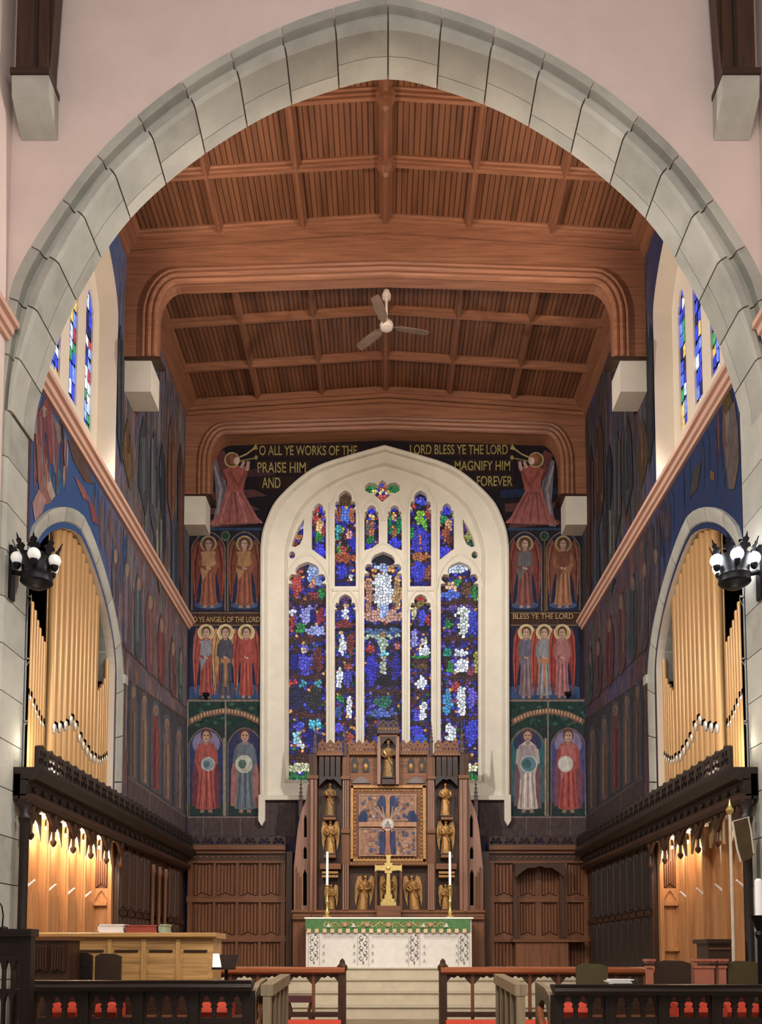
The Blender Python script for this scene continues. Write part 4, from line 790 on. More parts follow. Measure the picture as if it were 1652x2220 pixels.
for s_, nm in ((-1, 'left'), (1, 'right')):
    t = thing('choir_canopy', (s_*4.4, 12.9, .5), 'dark carved choir stall canopy with pierced cresting along the %s wall' % nm, 'stall canopy')
    sx = lambda a, c, d_: (s_*a, d_, c); Y0, Y1 = 10.74, 19.6
    for nm2, prof, m in (('cornice', [(CXF-.14, 3.70), (CXF-.16, 3.74), (CXF-.16, 3.78), (CXF+.3, 3.78), (CXF+.3, 3.66), (CXF-.02, 3.62), (CXF-.08, 3.64)], 'black_oak_y'), ('frieze', [(CXF, 3.64), (CXF+.3, 3.64), (CXF+.3, 3.44), (CXF+.03, 3.44)], 'black_oak_y'), ('lower_moulding', [(CXF-.05, 3.46), (CXF-.05, 3.40), (CXF, 3.36), (CXF+.12, 3.34), (CXF+.12, 3.46)], 'dark_y')):
        b = MB(); b.prism(prof, sx, Y0, Y1); b.build(nm2, m, t)
    b = MB(); b.box(*sorted((s_*(CXF+.1), s_*(HW-.01))), Y0, YA1, 3.4, 3.7); b.build('end_block', 'black_oak', t)
    k = 0; y = Y0+.16
    while y < Y1: o = place(CR, 'cresting', t, (s_*(CXF-.10), y, 3.775), (1, 1, 1), PI/2); y += .302
    for k in range(30): b = MB()
    y = Y0+.2
    while y < Y1-.1:
        b = MB(); b.ball((s_*(CXF-.005), y, 3.54), .05, None, 6, .5, 1, .8); b.build('frieze_flower', 'black_oak', t); y += .3
    # near end post, pendants and hanging tracery
    b = MB(); b.lathe((s_*(CXF+.06), Y0+.07, .5), [(.09, 0), (.09, .3), (.055, .36), (.055, 2.6), (.08, 2.68), (.05, 2.74), (.09, 2.9)], 10); b.build('post', 'black_oak_z', t, True)
    ys = [10.98+.75*i for i in range(6)]
    for i, y in enumerate(ys):
        b = MB(); b.lathe((s_*(CXF+.05), y, 2.94), [(.005, 0), (.035, .03), (.045, .07), (.02, .1), (.025, .3), (.05, .36), (.03, .46)], 8); b.build('pendant', 'dark_z', t, True)
        if i < 5:
            yc = y+.375; b = MB(); b.plate([(yc+a, c) for a, c in cusped(.72, 3.40, .26)], [[(yc+q*.27+.03*math.cos(j*PI/3), 3.32+.03*math.sin(j*PI/3)) for j in range(6)] for q in (-1, 1)], YZ, s_*(CXF+.03), s_*(CXF+.07)); b.build('hanging_tracery', 'dark_y', t)
            b = MB(); b.plate([(yc+a, c) for a, c in cusped(.5, 3.34, .34, 2)], [], YZ, s_*(CXF+.16), s_*(CXF+.19)); b.build('inner_tracery', 'grey_oak', t)
    # stall back, divisions and end panel
    xb = HW+.30; b = MB(); b.box(*sorted((s_*xb, s_*(xb+.15))), 10.95, 14.8, .5, 3.5); b.build('stall_back', 'honey_z', t)
    for i, y in enumerate(ys[:-1]):
        b = MB(); b.box(*sorted((s_*(xb-.1), s_*xb)), y-.05, y+.05, .5, 3.4); b.box(*sorted((s_*(xb-.13), s_*(xb-.08))), y-.025, y+.025, .5, 3.2); b.build('stall_division', 'honey_z', t)
        b = MB(); b.box(*sorted((s_*(xb-.035), s_*xb)), y+.12, y+.63, 1.2, 2.4); b.build('back_panel', 'honey_z', t)
        b = MB(); b.tube([(s_*(xb-.1), y, 2.42), (s_*(xb-.22), y-.02, 2.52)], [.02, .012], 6); b.build('hook', 'page_white', t)
    xe0, xe1 = HW-.02, xb
    b = MB(); b.box(*sorted((s_*xe0, s_*xe1)), 14.68, 14.749, .5, 3.4); b.build('end_panel', 'honey_z', t)
    xm = (xe0+xe1)/2
    for xx in (xe0+.03, xe1-.03): b = MB(); b.box(s_*xx-.03, s_*xx+.03, 14.645, 14.69, .5, 3.4); b.build('end_stile', 'honey_z', t)
    for zz in (2.34, 1.62): b = MB(); b.box(*sorted((s_*(xe0+.06), s_*(xe1-.05))), 14.60, 14.69, zz, zz+.06); b.build('end_rail', 'honey_z', t)
    b = MB(); b.plate([(s_*(xm+a), c) for a, c in cusped(.2, 2.62, .18, 2)], [], XZ, 14.655, 14.69); b.build('end_carving', 'honey_z', t)
    place(LF, 'linenfold_panel', t, (s_*xm, 14.675, 2.62), (.2, 1, .7)).data = LF
    # far panelling in linenfold
    b = MB(); b.box(*sorted((s_*(HW-.06), s_*(HW-.005))), 14.78, 19.6, .5, 3.42); b.build('panel_ground', 'dark_z', t)
    cols = [(14.85+.48*i, 15.27+.48*i) for i in range(9)]
    for i, (a0, a1) in enumerate(cols):
        if nm == 'left' and 4 <= i <= 6:
            b = MB(); b.box(*sorted((s_*(HW-.10), s_*(HW-.06))), a0, a1, .6, 3.2); b.build('doorway_shadow_board', 'black_oak_z', t)
            b = MB(); b.lathe((s_*(HW-.14), a0, .5), [(.06, 0), (.06, .2), (.035, .25), (.035, 2.5), (.06, 2.6), (.04, 2.7)], 8); b.build('door_shaft', 'oak_z', t, True); continue
        for z0, z1 in ((.6, 1.12), (1.2, 2.2), (2.28, 3.3)):
            if z1 > 3.35: continue
            place(LFD if s_ < 0 else LFB, 'linenfold_panel', t, (s_*(HW-.08), (a0+a1)/2, z0), (.42, 1, z1-z0), (PI/2 if s_ < 0 else -PI/2))
        b = MB(); b.box(*sorted((s_*(HW-.10), s_*(HW-.05))), a0-.055, a0-.005, .5, 3.4); b.build('stile', 'dark_z', t)
    b = MB(); b.box(*sorted((s_*(HW-.10), s_*(HW-.05))), 14.8, 19.6, 2.2, 2.28); b.build('rail', 'dark_y', t)
    # lamps under the canopy
    for i, y in enumerate(ys[:-1]):
        if s_ > 0 and i in (1, 2): continue
        l = thing('canopy_lamp', (s_*4.47, y+.37, 3.3), 'small warm lamp hidden under the %s canopy, %s from the nave' % (nm, ('first', 'second', 'third', 'fourth', 'fifth')[i]), 'lamp', 'lamps under the choir canopies')
        b = MB(); b.ball((s_*4.47, y+.37, 3.24), .03, None, 10); b.build('bulb', 'bulb', l, True)
        b = MB(); b.lathe((s_*4.47, y+.37, 3.26), [(.03, 0), (.035, .05), (.02, .1)], 8); b.build('socket', 'black_iron', l, True)
        lamp('canopy_light', 'POINT', (s_*4.47, y+.37, 3.17), 24 if s_ < 0 else (15 if i > 2 else 7), (1, .83, .62), size=.03).parent = None
    lamp('pipe_light', 'POINT', (s_*4.33, 11.06, 4.12), 30, (1, .88, .68), size=.03)
# ---- wainscot on the back wall
def pxbox(b, x0, x1, y0, y1, Yf, Yk, m=None):
    p = at(x0, y1, Yf); q = at(x1, y0, Yf); b.box(p.x, q.x, Yf, Yk, p.z, q.z, m); return b
def pb(name, m, parent, x0, x1, y0, y1, Yf, Yk): return pxbox(MB(), x0, x1, y0, y1, Yf, Yk).build(name, m, parent)
YW = 19.72
def wains(px0, px1, cols, label, hood=None):
    p = at((px0+px1)/2, 2100, YW); t = thing('wainscot_panelling', (p.x, YW, 1.3), label, 'panelling', 'linenfold panelling on the back wall')
    pb('ground', 'oak_z', t, px0, px1, 1850, 2102, YW+.1, YB-.01)
    pb('cornice', 'oak_x', t, px0, px1, 1832, 1842, YW-.08, YB-.01); pb('cornice_fillet', 'oak_x', t, px0, px1, 1842, 1850, YW-.02, YB-.01)
    pb('frieze', 'dark_x', t, px0, px1, 1850, 1866, YW+.03, YB-.01)
    x = px0+4
    while x < px1-6: b = MB(); q = at(x, 1858, YW+.03); b.ball(q, .035, None, 6, 1.3, .5, .7); b.build('frieze_leaf', 'oak_x', t); x += 13
    q0 = at(px0, 1832, YW).x; q1 = at(px1, 1832, YW).x; n = int((q1-q0)/.3)
    for i in range(n): place(CR2, 'cresting', t, (q0+(i+.5)*(q1-q0)/n, YW+.02, at(0, 1832, YW).z), ((q1-q0)/n/.3, 1, .72))
    for y0, y1 in ((1866, 1871), (1943, 1956), (2028, 2042)): pb('rail', 'oak_x', t, px0, px1, y0, y1, YW+.006, YB-.02)
    edges = [px0]+[v for c in cols for v in c]+[px1]
    for a0, a1 in zip(edges[::2], edges[1::2]): pb('stile', 'oak_z', t, a0, a1, 1866, 2101, YW+.014, YB-.02)
    for a0, a1 in cols:
        for y0, y1 in ((1871, 1943), (1956, 2028), (2042, 2100)):
            p = at((a0+a1)/2, y1, YW+.06); w_ = (a1-a0)*mpp(y1, YW); h = at(0, y0, YW+.06).z-p.z
            place(LF, 'linenfold_panel', t, (p.x, YW+.085, p.z), (w_, 1, h))
    return t
wains(404, 619, [(418, 460), (468, 509), (518, 559), (567, 608)], 'carved linenfold wall panelling to the left of the altar')
tr = wains(1060, 1308, [(1071, 1115), (1126, 1162), (1173, 1210), (1229, 1268), (1274, 1304)], 'carved linenfold wall panelling with an arched hood to the right of the altar')
for x0, x1, par in ((619, 634, 'l'), (1047, 1060, 'r')):
    b = MB(); pxbox(b, x0, x1, 1846, 2101, 19.55, YB-.01); b.build('corner_post', 'dark_z', None, label='dark upright post between the reredos and the %s panelling' % ('left' if par == 'l' else 'right'), cat='post')
b = MB(); p0 = at(1116, 1902, YW-.25); p1 = at(1224, 1872, YW-.25); cx = (p0.x+p1.x)/2; b.plate([(cx+a, c) for a, c in cusped(p1.x-p0.x, p1.z, p1.z-p0.z, 4)], [], XZ, YW-.3, YW+.02); b.build('arched_hood', 'dark_x', tr)
for x in (1114, 1215): pb('hood_post', 'dark_z', tr, x, x+5, 1890, 2036, YW-.22, YW-.12)
pb('seat', 'oak_x', tr, 1112, 1268, 2036, 2042, YW-.35, YW+.02); pb('seat_front', 'oak_z', tr, 1118, 1232, 2042, 2101, YW-.3, YW+.02)
# small spot lamps on the back wall paintings
for x, y, nm in ((447, 1508, 'left'), (1231, 1506, 'right')):
    p = at(x, y, YB-.12); t = thing('spot_lamp', p, 'small black spot lamp on the painted wall to the %s of the window' % nm, 'lamp')
    b = MB(); b.tube([(p.x, YB-.005, p.z-.05), (p.x, YB-.12, p.z)], .015, 6); b.build('arm', 'black_iron', t); b = MB(); b.tube([(p.x-.07, YB-.14, p.z+.02), (p.x+.07, YB-.14, p.z+.02)], .045, 8); b.build('lamp_head', 'black_iron', t)
# ================================================================== REREDOS
YR = 19.1
pr = at(842, 1990, YR); rd = thing('reredos', (pr.x, 19.4, 1.3), 'tall carved and gilded wooden reredos with painted centre panel behind the altar', 'reredos')
def R(name, m, x0, x1, y0, y1, Yf=YR, Yk=19.68, par=None): return pb(name, m, par or rd, x0, x1, y0, y1, Yf, Yk)
RC = 842
def both(f):
    f(lambda x: x, -1); f(lambda x: 2*RC-x, 1)
R('back_board', 'reredos_z', 668, 1016, 1634, 1980, YR+.25, 19.69)
R('plinth', 'reredos_x', 634, 1050, 1977, 1993, YR-.05, 19.69); R('plinth_moulding', 'reredos_x', 632, 1052, 1973, 1978, YR-.09, 19.69)
R('base', 'oak_z', 634, 1050, 1993, 2099, YR+.02, 19.69)
def pinnacle(px, ytop, ybot, w_, Y, m='dark_z', name='pinnacle'):
    b = MB(); p = at(px, ybot, Y); q = at(px, ytop, Y); ww = w_*mpp(ybot, Y)/2; h = q.z-p.z; z1 = p.z+h*.45
    b.box(p.x-ww, p.x+ww, Y-ww, Y+ww, p.z, z1); b.box(p.x-ww*1.35, p.x+ww*1.35, Y-ww*1.35, Y+ww*1.35, z1-.015, z1+.015)
    b.loft([[(p.x+a*ww, Y+c*ww, z1) for a, c in ((-1, -1), (1, -1), (1, 1), (-1, 1))], [(p.x+a*ww*.12, Y+c*ww*.12, q.z) for a, c in ((-1, -1), (1, -1), (1, 1), (-1, 1))]])
    for i in range(1, 5):
        zz = z1+(q.z-z1)*i/5; f = 1-i/5
        for a, c in ((-1, 0), (1, 0), (0, -1)): b.ball((p.x+a*ww*(f+.25), Y+c*ww*(f+.25), zz), ww*.35, None, 4)
    b.ball((p.x, Y, q.z), ww*.4, None, 6); b.build(name, m, rd)
def crest_row(x0, x1, y0, y1, Y, m='reredos_x'):
    p0 = at(x0, y1, Y); p1 = at(x1, y0, Y); w_ = p1.x-p0.x; n = max(1, round(w_/.17)); u = w_/n; hh = p1.z-p0.z
    for i in range(n):
        c = p0.x+(i+.5)*u; b = MB()
        pts = [(c-u/2, p0.z), (c+u/2, p0.z), (c+u/2, p0.z+hh*.7), (c+u*.3, p0.z+hh*.8), (c, p0.z+hh), (c-u*.3, p0.z+hh*.8), (c-u/2, p0.z+hh*.7)]
        hs = [[(c+q*u+u*.11*math.cos(j*PI/3), p0.z+hh*r+u*.13*math.sin(j*PI/3)) for j in range(6)] for q, r in ((-.25, .28), (.25, .28), (0, .6))]
        b.plate(pts, hs, XZ, Y, Y+.06); b.build('cresting', m, rd)
def side_parts(X, s_):
    xr = lambda a, c: tuple(sorted((X(a), X(c))))
    # outer buttresses and wings
    R('buttress', 'reredos_z', *xr(668, 688), 1686, 1977, YR-.05); R('buttress_cap', 'reredos_x', *xr(666, 690), 1680, 1688, YR-.08)
    R('buttress_shaft', 'reredos_highlight', *xr(672, 679), 1690, 1975, YR-.1); R('buttress_shaft', 'reredos_highlight', *xr(682, 686), 1690, 1975, YR-.08)
    b = MB(); Y = YR+.1
    pts = [(637, 1977), (637, 1880), (645, 1800), (650, 1770), (656, 1752), (663, 1735), (667, 1700), (669, 1700), (669, 1977)]
    hs = [[(657, 1963), (657, 1895), (661, 1884), (665, 1895), (665, 1963)], [(658, 1862), (658, 1842), (661, 1834), (665, 1842), (665, 1862)], [(659, 1815), (659, 1775), (662, 1765), (665, 1775), (665, 1815)]]
    cv = lambda l: [(at(X(x), y, Y).x, at(X(x), y, Y).z) for x, y in l]
    b.plate(cv(pts), [cv(h) for h in hs], XZ, Y, Y+.3); b.build('wing', 'reredos_highlight', rd); R('wing_back', 'void', *xr(655, 668), 1760, 1977, Y+.28, Y+.35)
    for x in (641, 646, 651): R('wing_shaft', 'reredos_z', *xr(x, x+2.5), 1880+(x-641)*2, 1975, YR+.06, YR+.12)
    pinnacle(X(652), 1692, 1770, 8, YR+.15)
    # statue tower
    R('niche_back', 'dark_z', *xr(690, 742), 1690, 1977, YR+.18); crest_row(*xr(690, 742), 1603, 1632, YR-.02)
    R('tower_cornice', 'reredos_x', *xr(686, 744), 1631, 1638, YR-.1)
    for x0 in (692, 704, 716, 728): R('canopy_bay', 'dark_z', *xr(x0, x0+10), 1640, 1686, YR-.06, YR+.2); b = MB(); pt = [(x0+2, 1682), (x0+2, 1652), (x0+5, 1645), (x0+8, 1652), (x0+8, 1682)]; b.prism([(at(X(x), y, YR-.06).x, at(X(x), y, YR-.06).z) for x, y in pt], XZ, YR-.068, YR-.055); b.build('canopy_light', 'black_oak_z', rd)
    for x0 in (697, 709, 721, 733): pinnacle(X(x0), 1630, 1640, 4, YR-.08) if False else None
    b = MB(); p0 = at(min(xr(692, 740)), 1704, YR-.05); p1 = at(max(xr(692, 740)), 1684, YR-.05); b.plate([((p0.x+p1.x)/2+a, c) for a, c in cusped(p1.x-p0.x, p1.z, p1.z-p0.z, 3)], [], XZ, YR-.08, YR+.1); b.build('niche_canopy', 'black_oak', rd)
    for y in (1771, 1853): R('statue_bracket', 'reredos_x', *xr(702, 728), y, y+6, YR-.06, YR+.2)
    R('niche_panel', 'reredos_x', *xr(694, 739), 1872, 1884, YR-.02, YR+.2)
    for y in (1889, 1897): R('scroll_bar', 'gilt', *xr(698, 733), y, y+5, YR-.03, YR+.2)
    # inner column
    R('column_block', 'reredos_z', *xr(741, 757), 1634, 1977, YR-.03)
    for y0, y1 in ((1688, 1796), (1872, 1975)):
        for x0 in (743.5, 748, 752.5): R('column_shaft', 'reredos_highlight', *xr(x0, x0+3), y0, y1, YR-.09, YR)
    R('column_cap', 'reredos_x', *xr(740, 758), 1682, 1689, YR-.12, YR); R('column_band', 'reredos_x', *xr(740, 758), 1796, 1806, YR-.1, YR); R('column_block_lower', 'reredos_z', *xr(741, 757), 1806, 1872, YR-.06, YR)
    pinnacle(X(749), 1567, 1640, 7, YR-.02); pinnacle(X(683), 1562, 1690, 9, YR)
    # attic beside the centre tower
    crest_row(*xr(755, 818), 1603, 1633, YR-.02); R('attic', 'reredos_x', *xr(755, 818), 1633, 1702, YR+.02); R('attic_moulding', 'reredos_x', *xr(755, 819), 1631, 1637, YR-.05)
    for x0 in (769, 793):
        b = MB(); pts = [(x0-7, 1676), (x0-7, 1655), (x0-4, 1647), (x0, 1642), (x0+4, 1647), (x0+7, 1655), (x0+7, 1676)]; b.prism(cv(pts), XZ, YR+.0, YR+.03); b.build('attic_niche', 'black_oak_z', rd)
        p = at(X(x0), 1662, YR); b = MB(); b.ball(p, .05, None, 8, 1, .4, 1.6); b.build('attic_bust', 'bronze_fig' if x0 < 780 else 'gilt', rd, True)
    b = MB(); b.prism(cv([(763, 1700)]+[(763+20*i/1.0/8*2.0, 1700-14*math.sin(PI*i/8)) for i in range(1, 8)]+[(803, 1700)]), XZ, YR-.02, YR+.02); b.build('attic_lunette', 'embroidery', rd)
    # predella niche
    R('predella_post', 'reredos_z', *xr(812, 818), 1873, 1977, YR-.04, YR+.2)
both(side_parts)
R('predella', 'dark_z', 757, 927, 1870, 1977, YR+.12); R('predella_cornice', 'reredos_x', 757, 927, 1868, 1876, YR-.08)
# centre tower with canopy
R('tower', 'reredos_z', 818, 866, 1600, 1702, YR-.02); R('tower_recess', 'black_oak_z', 828, 856, 1612, 1690, YR-.03, YR)
for x0 in (818, 858): R('tower_shaft', 'reredos_highlight', x0, x0+7, 1596, 1700, YR-.14, YR)
crest_row(820, 864, 1560, 1578, YR-.16, 'dark_x'); R('tower_canopy', 'dark_z', 818, 866, 1576, 1590, YR-.2); R('tower_canopy', 'reredos_x', 822, 862, 1589, 1598, YR-.15)
b = MB(); p0 = at(826, 1618, YR-.16); p1 = at(858, 1597, YR-.16); b.plate([((p0.x+p1.x)/2+a, c) for a, c in cusped(p1.x-p0.x, p1.z, p1.z-p0.z, 2)], [], XZ, YR-.18, YR-.1); b.build('canopy_arch', 'dark_x', rd)
R('tower_bracket', 'dark_x', 828, 856, 1688, 1700, YR-.16)
# centre panel
R('panel_frame', 'reredos_x', 757, 926, 1700, 1872, YR+.0, YR+.26)
for i, (x0, x1, y0, y1) in enumerate(((760, 923, 1703, 1708), (760, 923, 1862, 1867), (760, 766, 1703, 1867), (917, 923, 1703, 1867))): R('frame_bead', 'gilt', x0, x1, y0, y1, YR-.04, YR+.02)
pan = R('painted_panel', 'reredos_x', 776, 905, 1720, 1859, YR-.03, YR+.02)
for i in range(70):
    k = i/70*4; s4 = k % 1; x, y = [(769+s4*145, 1714), (914, 1714+s4*150), (914-s4*145, 1864), (769, 1864-s4*150)][int(k)]
    if y > 1861: y = 1861
    b = MB(); p = at(x, y, YR-.01); b.ball(p, .028, None, 6, 1, .5, 1); b.build('frame_leaf', 'gilt' if i % 3 else 'rail_wood', rd)
PANEL = lambda x, y, k: at(x, y, YR-.032-.0005*k)
d = Decal(PANEL); d.rect(778, 903, 1722, 1857, 'c98a62'); cx, cy = 840.5, 1787
for x0, x1, y0, y1 in ((780, 832, 1724, 1778), (849, 901, 1724, 1778), (780, 832, 1796, 1855), (849, 901, 1796, 1855)):
    d.rect(x0, x1, y0, y1, 'b47c60')
    for i in range(30):
        x, y = random.uniform(x0+4, x1-4), random.uniform(y0+4, y1-4); d.ell(x, y, random.uniform(2, 5), random.uniform(2, 6), random.choice(['4e587c', '5a6284', 'a87860', 'b88a68', 'c8a07a', '96604e', '7a5a58', 'c09070']), 9)
    d.strip([(x0, y0), (x1, y0), (x1, y1), (x0, y1), (x0, y0)], 2, 'd0a080')
for x, y in ((788, 1770), (893, 1770), (786, 1775), (896, 1775)): d.ell(x, y, 9, 13, '34426e')
for q in (-1, 1):
    d.poly([(cx+q*6, 1726), (cx+q*14, 1724), (cx+q*24, 1740), (cx+q*16, 1750), (cx+q*6, 1760)], '3f4c7a'); d.poly([(cx+q*6, 1805), (cx+q*16, 1800), (cx+q*18, 1850), (cx+q*6, 1852)], '3a4672')
    for a in (12, 22, 32): d.strip([(cx+q*5, 1778), (cx+q*a, 1748)], 1.4, 'b8a898')
d.rect(836, 845, 1722, 1857, 'c98a66').rect(778, 903, 1782, 1792, 'c98a66'); d.poly([(834, 1857), (838, 1800), (843, 1800), (848, 1857)], 'b86a4e')
d.ell(cx, cy, 15, 15, 'c08a66').ell(cx, cy, 12.5, 12.5, 'cfc8bc'); d.ell(cx, cy+2, 7, 5, '9a948c'); d.ell(cx, cy-4, 4, 5, '8a8078', 3); d.strip([(cx-8, cy+8), (cx+8, cy+8)], 3, 'a85048')
d.build('panel_painting', pan)
# ---- statues standing in the niches
def statue(px, y0, y1, Y, label, m='bronze_fig', wings=False, crown=False, seed=0, group='carved figures of the reredos', lean=0):
    p = at(px, y1, Y); h = at(px, y0, Y).z-p.z; t = thing('statue', p, label, 'statue', group); rs_ = random.Random(seed); w_ = h*.15
    c = lambda a, dy, z: (p.x+a*w_+lean*z*h, p.y+dy*w_, p.z+z*h)
    b = MB(); rings = []
    for r, z in ((1.0, .0), (1.02, .04), (.88, .2), (.8, .38), (.74, .5), (.7, .56), (.86, .66), (.98, .74), (.92, .79), (.5, .825), (.27, .845), (.25, .875)):
        rings.append([(p.x+lean*z*h+r*w_*(1+.07*math.cos(7*2*PI*j/20+z*5)*(1 if z < .6 else .3))*math.cos(2*PI*j/20), p.y+r*w_*.72*(1+.07*math.cos(7*2*PI*j/20+z*5)*(1 if z < .6 else .3))*math.sin(2*PI*j/20), p.z+z*h) for j in range(20)])
    b.loft(rings)
    for q in (-1, 1): b.tube([c(q*.85, 0, .755), c(q*1.1, -.25, .62), c(q*.55, -.95, .56+rs_.uniform(-.03, .05)), c(q*.15, -1.05, .6)], [w_*.3, w_*.27, w_*.2, w_*.14], 8)
    b.ball(c(0, -.05, .925), h*.056, None, 12, .85, .95, 1.15); b.ball(c(0, -.62, .92), h*.014, None, 6)
    b.build('body', m, t, True)
    b = MB(); b.ball(c(0, .18, .94), h*.06, None, 10, 1, .9, 1.1); b.build('hair', 'dark_z', t, True)
    b = MB(); b.box(p.x-w_*1.1, p.x+w_*1.1, p.y-w_*.8, p.y+w_*.8, p.z-.001, p.z+.025); b.build('base', 'dark_x', t)
    b = MB(); b.loft([[c(-.7, -.75, .76), c(.1, -.95, .6), c(.75, -.8, .38), c(.6, -.8, .34), c(-.1, -.97, .54), c(-.85, -.75, .68)], [c(-.7, -.6, .76), c(.1, -.75, .6), c(.75, -.6, .38), c(.6, -.6, .34), c(-.1, -.75, .54), c(-.85, -.6, .68)]]); b.build('mantle_fold', 'gilt', t)
    if crown:
        b = MB(); b.lathe(c(0, 0, .965), [(h*.05, 0), (h*.06, h*.05), (h*.052, h*.05), (h*.044, 0)], 10); b.build('crown', 'gilt', t)
    if wings:
        for q in (-1, 1):
            b = MB(); out = [(q*.35, .78), (q*.9, .98), (q*1.5, .95), (q*1.75, .7), (q*1.6, .35), (q*1.25, .12), (q*1.1, .4), (q*.6, .6)]
            b.loft([[c(a, .55, z) for a, z in out], [c(a, .75, z) for a, z in out]]); b.build('wing', 'gilt', t)
    return t
statue(842, 1607, 1688, YR-.10, 'crowned carved figure under the tall centre canopy of the reredos', 'bronze_fig', crown=True, seed=1)
statue(715, 1697, 1771, YR+.04, 'upper carved figure in the left niche of the reredos', 'bronze_fig', seed=2)
statue(716, 1777, 1853, YR+.04, 'lower carved angel in the left niche above the candle', 'gilt', wings=True, seed=3)
statue(966, 1697, 1771, YR+.04, 'upper carved figure in the right niche of the reredos', 'gilt', seed=4)
statue(967, 1777, 1853, YR+.04, 'lower carved angel in the right niche above the candle', 'gilt', wings=True, seed=5)
statue(785, 1896, 1975, YR+.02, 'gilded winged angel carving to the left of the altar cross', 'gilt', wings=True, seed=6, lean=.1)
statue(842, 1896, 1972, YR+.02, 'gilded winged carving directly behind the altar cross', 'gilt', wings=True, seed=7)
statue(900, 1896, 1975, YR+.02, 'gilded winged angel carving to the right of the altar cross', 'gilt', wings=True, seed=8, lean=-.1)
statue(718, 1916, 1974, YR+.05, 'gilded winged carving behind the left candlestick', 'gilt', wings=True, seed=9)
statue(966, 1916, 1974, YR+.05, 'gilded winged carving behind the right candlestick', 'gilt', wings=True, seed=10)
# ================================================================== ALTAR
YF = 18.3
pa = at(842.5, 2098, YF); t = thing('altar', (pa.x, YF+.35, 1.3), 'white draped altar with green embroidered band along its top', 'altar')
pl = at(663, 2098, YF); pr_ = at(1023, 2098, YF); pt = at(842, 1992, YF)
b = MB(); b.box(pl.x, pr_.x, YF, 18.98, 1.3, pt.z); b.build('frontal', 'damask', t)
b = MB(); b.box(pl.x-.03, pr_.x+.03, YF-.05, 18.99, pt.z, pt.z+.03); b.build('fair_linen', 'linen', t)
gl = at(663, 2022, YF-.04); b = MB(); b.box(pl.x-.01, pr_.x-.03, YF-.045, YF-.005, at(0, 2015, YF-.04).z, pt.z-.005); sf = b.build('superfrontal', 'green_silk', t)
FR = lambda x, y, k: at(x, y, YF-.05-.0006*k)
n = 21
for i in range(n):
    x = 664+354*(i+.1)/n; b = MB(); pxbox(b, x, x+8.5, 2013.5, 2022, YF-.05, YF-.008); b.build('fringe_tab', 'tan_fringe', sf)
    b = MB(); pxbox(b, x+8.5, x+16.5, 2013.5, 2020, YF-.04, YF-.008); b.build('fringe_gap', 'green_silk', sf)
d = Decal(FR)
pts = [(700+270*i/60, 2004+4.5*math.sin(i*.85)) for i in range(61)]; d.strip(pts, 2, 'd8c261')
pts = [(700+270*i/60, 2004+4.5*math.sin(i*.85+2.4)) for i in range(61)]; d.strip(pts, 1.4, 'cbb04e')
for i in range(36): x = 702+266*i/36; d.strip([(x, 2004+random.uniform(-2, 2)), (x+random.uniform(2, 5), 2004+random.choice([-7, 7]))], 1.5, random.choice(['d8c261', 'e2d27c', 'b8a848']))
for x in (748, 796, 842, 886, 933): d.ell(x, 2004, 5.5, 5.5, 'd8a070' if x == 842 else 'd58a72'); d.ell(x, 2004, 2.4, 2.4, 'e8c060')
for x in (712, 766, 918, 968): d.poly([(x-5, 2010), (x, 2000), (x+5, 2010)], 'e8e6da')
d.build('embroidered_vine', sf)
FR2 = lambda x, y, k: at(x, y, YF-.003-.0004*k)
d = Decal(FR2)
for cx in (680.5, 787.5, 898, 1006):
    for i, y in enumerate((2032, 2043, 2054, 2065, 2077)):
        q = 1 if i % 2 else -1
        d.strip([(cx+q*(5-5*math.cos(a)*(1-a/9)), y+6*math.sin(a)*(1-a/9)) for a in [k*.55 for k in range(11)]], 1.5, '6f6664'); d.strip([(cx-q*6, y+4), (cx-q*9, y-1), (cx-q*6, y-4)], 1.8, '837a76'); d.ell(cx-q*3, y-5, 2, 2.4, '6f6664', 6)
    d.ell(cx, 2087, 1.6, 4, '7a716d', 6); d.strip([(cx-12, 2026), (cx-12, 2094)], .8, 'b4aca4'); d.strip([(cx+12, 2026), (cx+12, 2094)], .8, 'b4aca4')
for x0, x1 in ((700, 770), (806, 884), (918, 992)):
    d.strip([(x0+(x1-x0)*i/16, 2031+(1.5 if i % 2 else -1.5)) for i in range(17)], 1, 'a0968e'); d.strip([(x0, 2026), (x1, 2026)], 1, 'a0968e')
    for q, x in ((1, x0), (-1, x1)):
        for y in (2050, 2066, 2082): d.ell(x+q*2, y, 2, 3, 'b8b0a6', 6)
d.build('embroidered_scrolls', t)
# ---- altar cross on its pedestal
YC = 18.72; p = at(842, 1978, YC); ztab = pt.z+.03
b = MB(); b.box(at(818, 0, YC).x, at(866, 0, YC).x, YC-.12, YC+.2, ztab, at(0, 1964, YC).z); b.box(at(820, 0, YC).x, at(864, 0, YC).x, YC-.13, YC-.12, ztab+.03, at(0, 1968, YC).z)
b.build('cross_pedestal', 'oak_x', None, label='small brown wooden pedestal under the gold altar cross', cat='pedestal')
zp = at(0, 1964, YC).z; t = thing('altar_cross', (p.x, YC, zp), 'tall gold altar cross with flared arms on a stepped base', 'cross')
for i, (hw, y0, y1) in enumerate(((17, 1956, 1964), (13, 1949, 1956), (8, 1940, 1949))):
    b = MB(); w_ = hw*mpp(1960, YC); b.box(p.x-w_, p.x+w_, YC-w_*.7, YC+w_*.7, at(0, y1, YC).z, at(0, y0, YC).z); b.build('base_step', 'gold', t)
cv = lambda l: [(at(x, y, YC).x, at(x, y, YC).z) for x, y in l]
